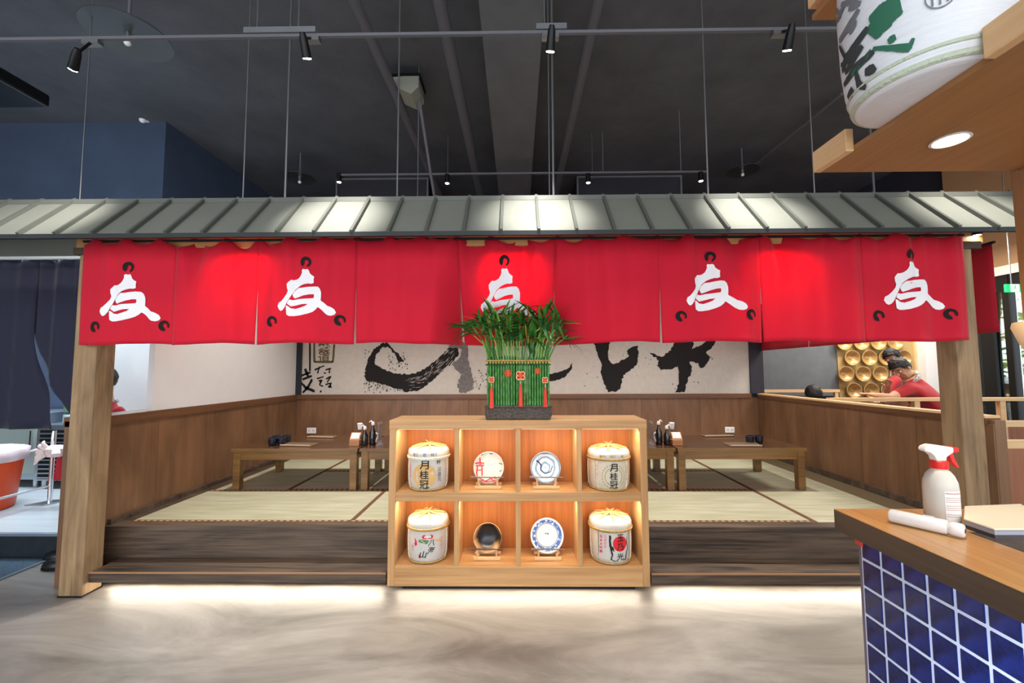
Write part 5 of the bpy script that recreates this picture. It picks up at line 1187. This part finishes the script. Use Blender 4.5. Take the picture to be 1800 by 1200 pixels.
# booth rails
t = thing('booth_rail', 'pale wooden rail between booths in front of the red-shirted staff', 'rail', (4.6, 4.85, 0))
box('top_rail', XR + .11, 6.2, 4.83, 4.89, 1.185, 1.225, W_light, t, .003)
for x in (at(1609, 710, y=4.86).x, 5.4): box('rail_post', x - .03, x + .03, 4.835, 4.885, 0, 1.185, W_light, t)
box('lower_panel', XR + .11, 6.2, 4.845, 4.875, 0, .90, W_red, t)
t = thing('far_booth_rail', 'thin pale rail in front of the dark grey wall', 'rail', (4.2, 6.3, 0))
box('top_rail', 3.52, 4.69, 6.28, 6.33, 1.21, 1.25, W_light, t)
box('rail_post', 3.53, 3.58, 6.285, 6.325, 0, 1.21, W_light, t); box('rail_post', 4.62, 4.67, 6.285, 6.325, 0, 1.21, W_light, t)
box('seat_back', 3.52, 4.69, 6.36, 6.5, 0, 1.15, pm('dark_bench', '#1f1c2c', .7), t)
# near partition right of the post
yp = 3.2; pA, pB = at(1731, 733, y=yp), at(1752, 785, y=yp)
t = thing('booth_partition', 'reddish wood booth partition with pale open rail, far right', 'partition', (4.2, yp, 0))
box('lower_panel', pA.x, 5.2, yp, yp + .05, 0, at(1760, 788, y=yp).z, W_red, t)
box('end_post', pA.x, pA.x + .05, yp - .003, yp + .055, 0, pA.z, W_red, t)
box('rail_post', pA.x + .05, pA.x + .10, yp, yp + .05, at(1760, 788, y=yp).z, pA.z - .01, W_light, t)
box('top_rail', pA.x + .10, 5.2, yp, yp + .05, at(1760, 750, y=yp).z, at(1760, 740, y=yp).z, W_light, t)
box('bottom_rail', pA.x + .10, 5.2, yp, yp + .05, at(1760, 788, y=yp).z, at(1760, 774, y=yp).z, W_light, t)
# bulkhead and glazed facade (X = 6.6)
struct('wall_right_bulkhead', MB().box(6.55, 6.75, -4, 6.45, 2.92, ZC), pm('tan_bulkhead', '#b08a64', .7, var=.04, vscale=3))
struct('trim_4', MB().box(6.52, 6.56, -4, 6.45, 2.80, 2.92), pm('white_strip', '#e8e2d8', .5))
def archglass():
    m = bpy.data.materials.new('clear_pane'); nt, N, L, P = nodes(m); N.remove(P)
    tr = N.new('ShaderNodeBsdfTransparent'); tr.inputs[0].default_value = (.86, .92, .9, 1); gl = N.new('ShaderNodeBsdfGlossy'); gl.inputs['Roughness'].default_value = .02
    fr = N.new('ShaderNodeFresnel'); fr.inputs[0].default_value = 1.5; mx = N.new('ShaderNodeMixShader'); L.new(fr.outputs[0], mx.inputs[0]); L.new(tr.outputs[0], mx.inputs[1]); L.new(gl.outputs[0], mx.inputs[2]); L.new(mx.outputs[0], N['Material Output'].inputs[0]); return m
M_glass = archglass()
fac = sroot('window_2', 'dark-framed glass shopfront on the right')
fx = 6.6
ym = [at(u, 600, x=fx).y for u in (1700, 1742, 1780)] + [5.2, 4.3, 3.4, 2.0, 0, -2, -4]
ym[0] = 6.4
for k, yy in enumerate(ym):
    wd = .16 if k == 1 else .08
    box('mullion', fx - .05, fx + .05, yy - wd / 2, yy + wd / 2, 0, 2.80, M_black, fac)
for k in range(len(ym) - 1):
    a_, b_ = ym[k + 1], ym[k]
    box('transom', fx - .04, fx + .04, a_ + .04, b_ - .08 if k == 1 else b_ - .04, 2.60, 2.80, M_black, fac)
    box('glass_pane', fx - .005, fx + .005, a_ + .04, b_ - .08, .08, 2.6, M_glass, fac)
    box('sill_rail', fx - .04, fx + .04, a_ + .04, b_ - .08, 0, .08, M_black, fac)
# exit sign
pe = at(1781, 506, y=5.0)
t = thing('exit_sign', 'green and white exit sign with running figure, far right', 'sign', (pe.x, 5.0, pe.z))
MG_ = pm('sign_green', '#0fae5a', .4, emit='#12c466', estr=.8); MWH = pm('sign_white', '#f2fff6', .4, emit='#eafff2', estr=.9)
sgb = box('sign_body', pe.x - .075, pe.x + .09, 5.0, 5.03, pe.z - .047, pe.z + .047, MG_, t, .003)
box('white_field', pe.x - .03, pe.x + .065, 4.996, 5.0, pe.z - .043, pe.z + .043, MWH, sgb)
fg = lambda a, b: (pe.x + .018 + a, 4.994, pe.z + b)
decal('running_figure', [circ(.002, .03, .008, 10), stroke([(.0, .022), (-.004, -.005)], .014), stroke([(-.004, -.003), (.014, -.016), (.010, -.036)], .008), stroke([(-.005, -.004), (-.014, -.022), (-.03, -.026)], .008), stroke([(.0, .018), (.016, .008), (.024, .014)], .006), stroke([(-.001, .018), (-.016, .01), (-.02, -.004)], .006)], fg, MG_, sgb)
MB().tube([(pe.x, 5.015, pe.z + .047), (pe.x, 5.015, ZC)], .006, 6).build('hanger', M_steel, t)
pq = at(1718, 413, y=2.98)
t = thing('eave_lamp', 'small bright recessed lamp under the right canopy end', 'lamp', pq)
MB().lathe([(.026, 0), (.026, .02), (1e-4, .02)], pq, 18).build('lamp_body', M_black, t); MB().lathe([(.02, -.001), (1e-4, -.002)], pq, 18).build('lens', M_lamp, t)
# outside: pavement, hedge, car
struct('ground_outside', MB().box(7.0, 40, -12, 30, -.15, -.05), pm('asphalt', '#8a8d8c', .9, var=.1, vscale=2))
rgt = random.Random(9)
tr = thing('roadside_tree', 'dense green tree beyond the glass shopfront', 'tree', (13.0, 12.0, -.05))
MB().tube([(13.0, 12, -.05), (13.1, 12, 1.2), (13.0, 12.1, 2.6)], [.22, .17, .10], 10).build('trunk', pm('bark', '#5a4a3c', .9, bump=.6), tr, smooth=True)
m = MB()
for k in range(2600):
    a_, e_, rad = rgt.uniform(0, 6.283), math.asin(rgt.uniform(-1, 1)), rgt.uniform(.6, 1) ** .5
    c = Vector((13 + 2.6 * rad * math.cos(a_) * math.cos(e_), 12 + 3.4 * rad * math.sin(a_) * math.cos(e_), 2.7 + 2.4 * rad * math.sin(e_)))
    r_ = Matrix.Rotation(rgt.uniform(0, 6.28), 3, 'Z') @ Matrix.Rotation(rgt.uniform(0, 3.1), 3, 'X'); s_ = rgt.uniform(.10, .2)
    m.add([c + r_ @ Vector(q) * s_ for q in ((-1, 0, 0), (0, -.45, .1), (1, 0, 0), (0, .45, .1))], [(0, 1, 2, 3)])
m.build('foliage', pm('tree_foliage', '#6a9a4c', .6, var=.4, vscale=1.5), tr)['kind'] = 'stuff'
pc = Vector((9.6, 8.0, -.05))
cr = thing('silver_car', 'silver car parked outside the glass shopfront', 'car', pc)
side = [(-2.1, .35), (-2.15, .65), (-1.9, .85), (-1.1, .95), (-.5, 1.38), (.9, 1.42), (1.7, 1.0), (2.15, .92), (2.2, .4), (1.8, .28), (-1.8, .28)]
MB().prism([(pc.y + a_, pc.z + b_) for a_, b_ in side], 1.7, 'yz', pc.x - .85).build('car_body', pm('silver_paint', '#b9bec4', .25, .6), cr, bevel=.08)
MB().prism([(pc.y + a_, pc.z + b_) for a_, b_ in ((-.9, .98), (-.42, 1.32), (.85, 1.36), (1.45, 1.02))], 1.74, 'yz', pc.x - .87).build('side_windows', pm('car_glass', '#20272d', .1), cr)
for yy in (-1.35, 1.4):
    for s in (-1, 1):
        x = pc.x + s * .8
        w_ = MB().tube([(x - .1, pc.y + yy, pc.z + .33), (x + .1, pc.y + yy, pc.z + .33)], .33, 24).build('wheel', pm('tyre', '#1a1a1b', .8), cr, smooth=True)
        m = MB().tube([(x + s * .09, pc.y + yy, pc.z + .33), (x + s * .115, pc.y + yy, pc.z + .33)], .21, 24)
        for k in range(5):
            a_ = 2 * math.pi * k / 5; m.obox((x + s * .118, pc.y + yy, pc.z + .33), (x + s * .118, pc.y + yy + .2 * math.cos(a_), pc.z + .33 + .2 * math.sin(a_)), .05, .02, up=(1, 0, 0))
        m.build('rim', M_chrome, w_)

# ------------------------------------------------------------------ people
M_skin = pm('skin', '#c99877', .5, var=.06, vscale=20); M_hair = pm('black_hair', '#15100e', .5, var=.3, vscale=60, bump=.6, bscale=160, stretch=(1, 1, .3)); M_shirt = cloth('red_shirt', '#a80f1b', .05); M_pants = pm('dark_trousers', '#23222a', .85); M_collar = pm('patterned_collar', '#e9e4de', .8, var=0, col2='#1a1715', vscale=45); M_brown = pm('brown_hair', '#3a2a22', .5, var=.3, vscale=60, bump=.6, bscale=160)
def body(root, J, E, region, hand=None):
    """J: joint -> (co, radius); E: edges; region: joint -> material index (0 skin, 1 shirt, 2 trousers)"""
    names = list(J); idx = {n_: i for i, n_ in enumerate(names)}
    me = bpy.data.meshes.new('skeleton'); me.from_pydata([tuple(J[n_][0]) for n_ in names], [(idx[a], idx[b]) for a, b in E], [])
    ob = bpy.data.objects.new('skeleton', me); COL.objects.link(ob); md = ob.modifiers.new('skin', 'SKIN'); md.use_smooth_shade = True; md.branch_smoothing = .4
    for n_ in names:
        r_ = J[n_][1]; sv = me.skin_vertices[0].data[idx[n_]]; sv.radius = r_ if isinstance(r_, tuple) else (r_, r_); sv.use_root = (n_ == 'pelvis')
    s2 = ob.modifiers.new('sub', 'SUBSURF'); s2.levels = 2; s2.render_levels = 2
    nm = bpy.data.meshes.new_from_object(ob.evaluated_get(bpy.context.evaluated_depsgraph_get())); bpy.data.objects.remove(ob)
    for q in (M_skin, M_shirt, M_pants): nm.materials.append(q)
    segs = [(Vector(J[a][0]), Vector(J[b][0]), region[b]) for a, b in E]
    for pl_ in nm.polygons:
        best = None
        for a, b, rg_ in segs:
            d = b - a; t = max(0, min(1, (pl_.center - a).dot(d) / max(1e-9, d.length_squared))); q = (pl_.center - (a + d * t)).length
            if best is None or q < best[0]: best = (q, rg_)
        pl_.material_index = best[1]; pl_.use_smooth = True
    nm.transform(Matrix.Translation(-Vector(root['_o'])))
    o = bpy.data.objects.new('body', nm); COL.objects.link(o); o.parent = root; return o
def head_parts(root, hc, fwd, up, hairmat, r=.098):
    """eyes, brows, ears, nose wedge, mouth and hair around a head centred at hc that looks along fwd"""
    f = Vector(fwd).normalized(); u = (Vector(up) - f * f.dot(Vector(up))).normalized(); s = f.cross(u)
    P3 = lambda a, b, c: hc + s * a + u * b + f * c
    def blob(name, c, rx, ru, rf, mat, seg=14, rings=9, par=None):
        m = MB(); vs = []; n_ = seg
        for i in range(rings + 1):
            th = math.pi * i / rings
            for k in range(n_):
                ph = 2 * math.pi * k / n_; vs.append(c + s * (rx * math.sin(th) * math.cos(ph)) + f * (rf * math.sin(th) * math.sin(ph)) + u * (ru * math.cos(th)))
        m.add(vs, [(i * n_ + k, i * n_ + (k + 1) % n_, (i + 1) * n_ + (k + 1) % n_, (i + 1) * n_ + k) for i in range(rings) for k in range(n_)])
        return m.build(name, mat, par or root, smooth=True, angle=80)
    # hair cap: upper and back of the skull, fringe in front
    m = MB(); n_, rings = 28, 12; vs = []; rh = random.Random(4)
    for i in range(rings + 1):
        for k in range(n_):
            ph = 2 * math.pi * k / n_; front = math.sin(ph); lim = math.radians(62 if front > .55 else 88 if front > -.1 else 122); th = lim * i / rings
            q = 1 + rh.uniform(-.05, .09); vs.append(hc + s * (r * .90 * q * math.sin(th) * math.cos(ph)) + f * (r * 1.08 * q * math.sin(th) * math.sin(ph)) + u * (r * 1.16 * q * math.cos(th) + .012))
    m.add(vs, [(i * n_ + k, i * n_ + (k + 1) % n_, (i + 1) * n_ + (k + 1) % n_, (i + 1) * n_ + k) for i in range(rings) for k in range(n_)]).build('hair', hairmat, root, smooth=True, angle=80, solid=.012)
    for q in (-1, 1):
        blob('ear', P3(q * .083, -.005, -.005), .012, .032, .020, M_skin)
        e = blob('eye', P3(q * .032, .012, .082), .013, .008, .010, pm('eye_white', '#e9e6e2', .3)); blob('iris', P3(q * .032, .012, .091), .006, .006, .003, M_black, par=e)
        blob('eyebrow', P3(q * .033, .034, .086), .018, .004, .006, hairmat)
    blob('nose', P3(0, -.018, .094), .013, .024, .016, M_skin); blob('mouth', P3(0, -.056, .080), .022, .006, .008, pm('lips', '#a8635a', .5))
def std_head(J, E, region, hc, f, u, neck):
    f = Vector(f).normalized(); u = (Vector(u) - f * f.dot(Vector(u))).normalized()
    J['skull_base'] = (hc - u * .055 - f * .01, .070); J['skull'] = (hc + u * .01 - f * .005, (.084, .095)); J['crown'] = (hc + u * .075 - f * .01, .064); J['jaw'] = (hc - u * .075 + f * .045, .042)
    E += [(neck, 'skull_base'), ('skull_base', 'skull'), ('skull', 'crown'), ('skull_base', 'jaw')]
    for n_ in ('skull_base', 'skull', 'crown', 'jaw'): region[n_] = 0
def hand_chain(J, E, region, wrist, wp, d, side, tagn):
    d = Vector(d).normalized(); s = d.cross(Vector((0, 0, 1))).normalized() * side
    J[tagn + 'palm'] = (wp + d * .05, (.034, .018)); E.append((wrist, tagn + 'palm')); region[tagn + 'palm'] = 0
    for k, (off, ln) in enumerate(((-.028, .062), (-.01, .075), (.009, .08), (.028, .07))):
        b0 = wp + d * .085 + s * off
        J[tagn + 'k%d' % k] = (b0, .0105); J[tagn + 'm%d' % k] = (b0 + d * ln * .5 + Vector((0, 0, .004)), .009); J[tagn + 't%d' % k] = (b0 + d * ln + Vector((0, 0, -.012)), .0075)
        E += [(tagn + 'palm', tagn + 'k%d' % k), (tagn + 'k%d' % k, tagn + 'm%d' % k), (tagn + 'm%d' % k, tagn + 't%d' % k)]
        for q in 'kmt': region[tagn + q + str(k)] = 0
    b0 = wp + d * .03 + s * .03
    J[tagn + 'h1'] = (b0 + s * .018 + d * .015, .011); J[tagn + 'h2'] = (b0 + s * .035 + d * .05, .009); E += [(tagn + 'palm', tagn + 'h1'), (tagn + 'h1', tagn + 'h2')]; region[tagn + 'h1'] = region[tagn + 'h2'] = 0
def worker(label, hc, f, u, chest, pelvis, feet, armR, armL, y_side):
    root = thing('person', label, 'person', (pelvis[0], pelvis[1], 0)); P_ = Vector(pelvis); C = Vector(chest); f = Vector(f).normalized(); u = Vector(u)
    J, E, rg_ = {}, [], {}
    J['pelvis'] = (P_, (.16, .12)); J['waist'] = (P_.lerp(C, .45), (.185, .16)); J['chest'] = (C, (.195, .165)); nk = C.lerp(hc, .52); J['neck'] = (nk, .055)
    E += [('pelvis', 'waist'), ('waist', 'chest'), ('chest', 'neck')]; rg_.update(pelvis=2, waist=1, chest=1, neck=0)
    std_head(J, E, rg_, hc, f, u, 'neck')
    for tg, arm in (('r', armR), ('l', armL)):
        sh_, el, wr = [Vector(q) for q in arm]
        J[tg + 'sh'] = (sh_, .075); J[tg + 'ua'] = (sh_.lerp(el, .5), .062); J[tg + 'slv'] = (sh_.lerp(el, .8), .060); J[tg + 'el'] = (el, .043); J[tg + 'fa'] = (el.lerp(wr, .45), .040); J[tg + 'wr'] = (wr, .027)
        E += [('chest', tg + 'sh'), (tg + 'sh', tg + 'ua'), (tg + 'ua', tg + 'slv'), (tg + 'slv', tg + 'el'), (tg + 'el', tg + 'fa'), (tg + 'fa', tg + 'wr')]
        rg_.update({tg + 'sh': 1, tg + 'ua': 1, tg + 'slv': 1, tg + 'el': 0, tg + 'fa': 0, tg + 'wr': 0})
        hand_chain(J, E, rg_, tg + 'wr', wr, wr - el, 1 if tg == 'r' else -1, tg)
    for tg, ft in zip('ab', feet):
        ft = Vector(ft); hip = P_ + (Vector((ft.x, ft.y, P_.z - .08)) - P_) * .8; hip.z = P_.z - .10; kn = hip.lerp(ft, .5) + Vector((-.03, 0, 0)); an = ft + Vector((0, 0, .09))
        J[tg + 'hip'] = (hip, .095); J[tg + 'kn'] = (kn, .06); J[tg + 'an'] = (an, .042); J[tg + 'toe'] = (ft + Vector((f.x * .16, f.y * .16, .04)), .038)
        E += [('pelvis', tg + 'hip'), (tg + 'hip', tg + 'kn'), (tg + 'kn', tg + 'an'), (tg + 'an', tg + 'toe')]; rg_.update({tg + 'hip': 2, tg + 'kn': 2, tg + 'an': 2, tg + 'toe': 2})
    body(root, J, E, rg_); head_parts(root, hc, f, u, M_hair)
    ax = (hc - C).normalized(); q0 = C.lerp(hc, .40); pe_ = ax.orthogonal().normalized(); b_ = ax.cross(pe_)
    MB().tube([q0 + (pe_ * math.cos(t) * 1.0 + b_ * math.sin(t)) * .078 for t in [2 * math.pi * k / 18 for k in range(18)]], .020, 8, closed=True).build('patterned_collar', M_collar, root, smooth=True)
    return root
# front staff member: bent over to the left, reaching along the rail
hA = at(1583, 647, y=5.06)
worker('person in red shirt bending over the rail with outstretched arm', hA, (-.72, -.28, -.64), (-.55, 0, .8), at(1613, 674, y=5.12), at(1648, 735, y=5.2), (at(1668, 700, y=5.1) * 1.0 - Vector((0, 0, at(1668, 700, y=5.1).z)), at(1680, 700, y=5.3) - Vector((0, 0, at(1680, 700, y=5.3).z))),
       (at(1603, 680, y=4.98), at(1567, 698, y=4.955), at(1536, 694, y=4.955)), (at(1592, 684, y=5.3), at(1572, 706, y=5.32), at(1552, 706, y=5.22)), 1)
hB = at(1569, 629, y=5.62)
worker('person in red shirt standing behind the bending one, hands raised', hB, (-.72, -.5, -.42), (-.3, 0, 1), at(1588, 678, y=5.68), at(1596, 735, y=5.72), (Vector((at(1596, 735, y=5.72).x, 5.62, 0)), Vector((at(1596, 735, y=5.72).x + .05, 5.84, 0))),
       (at(1572, 668, y=5.52), at(1560, 697, y=5.46), at(1561, 682, y=5.38)), (at(1600, 672, y=5.85), at(1590, 702, y=5.8), at(1573, 690, y=5.6)), 1)
# seated guest: only the crown shows above the half wall
hC = at(1430, 694, y=5.62)
root = thing('person', 'seated person whose dark-haired crown shows above the right half wall', 'person', (hC.x, 5.62, 0))
J = {'pelvis': (Vector((hC.x + .05, 5.67, .50)), (.16, .12)), 'waist': (Vector((hC.x + .03, 5.66, .70)), (.15, .11)), 'chest': (Vector((hC.x + .01, 5.64, hC.z - .36)), (.17, .12)), 'neck': (Vector((hC.x, 5.63, hC.z - .14)), .052)}
E = [('pelvis', 'waist'), ('waist', 'chest'), ('chest', 'neck')]; rg_ = {'pelvis': 2, 'waist': 2, 'chest': 2, 'neck': 0}
std_head(J, E, rg_, hC, (.3, .95, -.1), (0, 0, 1), 'neck')
for tg, sg in (('r', 1), ('l', -1)):
    s0 = Vector((hC.x + sg * .17, 5.65, hC.z - .28)); e0 = s0 + Vector((sg * .05, .06, -.28)); w0 = e0 + Vector((-sg * .08, .24, .02))
    J[tg + 'sh'] = (s0, .07); J[tg + 'el'] = (e0, .048); J[tg + 'wr'] = (w0, .028); E += [('chest', tg + 'sh'), (tg + 'sh', tg + 'el'), (tg + 'el', tg + 'wr')]; rg_.update({tg + 'sh': 2, tg + 'el': 2, tg + 'wr': 0})
    hand_chain(J, E, rg_, tg + 'wr', w0, w0 - e0, sg, tg)
    h0 = Vector((hC.x + .05 + sg * .1, 5.74, .48)); k0 = Vector((hC.x + .05 + sg * .12, 6.10, .50)); a0 = Vector((hC.x + .05 + sg * .12, 6.10, .09))
    J[tg + 'hip'] = (h0, .09); J[tg + 'kn'] = (k0, .062); J[tg + 'an'] = (a0, .042); J[tg + 'toe'] = (a0 + Vector((0, .16, -.05)), .038); E += [('pelvis', tg + 'hip'), (tg + 'hip', tg + 'kn'), (tg + 'kn', tg + 'an'), (tg + 'an', tg + 'toe')]; rg_.update({tg + 'hip': 2, tg + 'kn': 2, tg + 'an': 2, tg + 'toe': 2})
body(root, J, E, rg_); head_parts(root, hC, (.3, .95, -.1), (0, 0, 1), M_hair)
t = thing('booth_bench', 'low bench seat under the seated guest in the right booth', 'bench', (3.9, 5.68, 0))
box('seat_pad', 3.55, 4.5, 5.46, 5.90, .34, .405, pm('dark_bench', '#1f1c2c'), t, .01); box('base', 3.6, 4.45, 5.5, 5.86, 0, .34, W_red, t)
# person behind the left post
hL = at(186, 668, y=4.25)
fl = .2
root = worker('person in red shirt mostly hidden behind the left post', hL, (-.5, .86, 0), (0, 0, 1), (hL.x + .01, 4.27, hL.z - .36), (hL.x + .01, 4.28, hL.z - .78), (Vector((hL.x - .1, 4.25, fl)), Vector((hL.x + .1, 4.3, fl))),
       ((hL.x + .16, 4.22, hL.z - .29), (hL.x + .2, 4.28, hL.z - .56), (hL.x + .1, 4.45, hL.z - .62)), ((hL.x - .17, 4.32, hL.z - .29), (hL.x - .22, 4.38, hL.z - .56), (hL.x - .12, 4.56, hL.z - .6)), 1)

for o in bpy.data.objects:
    if '_o' in o: del o['_o']
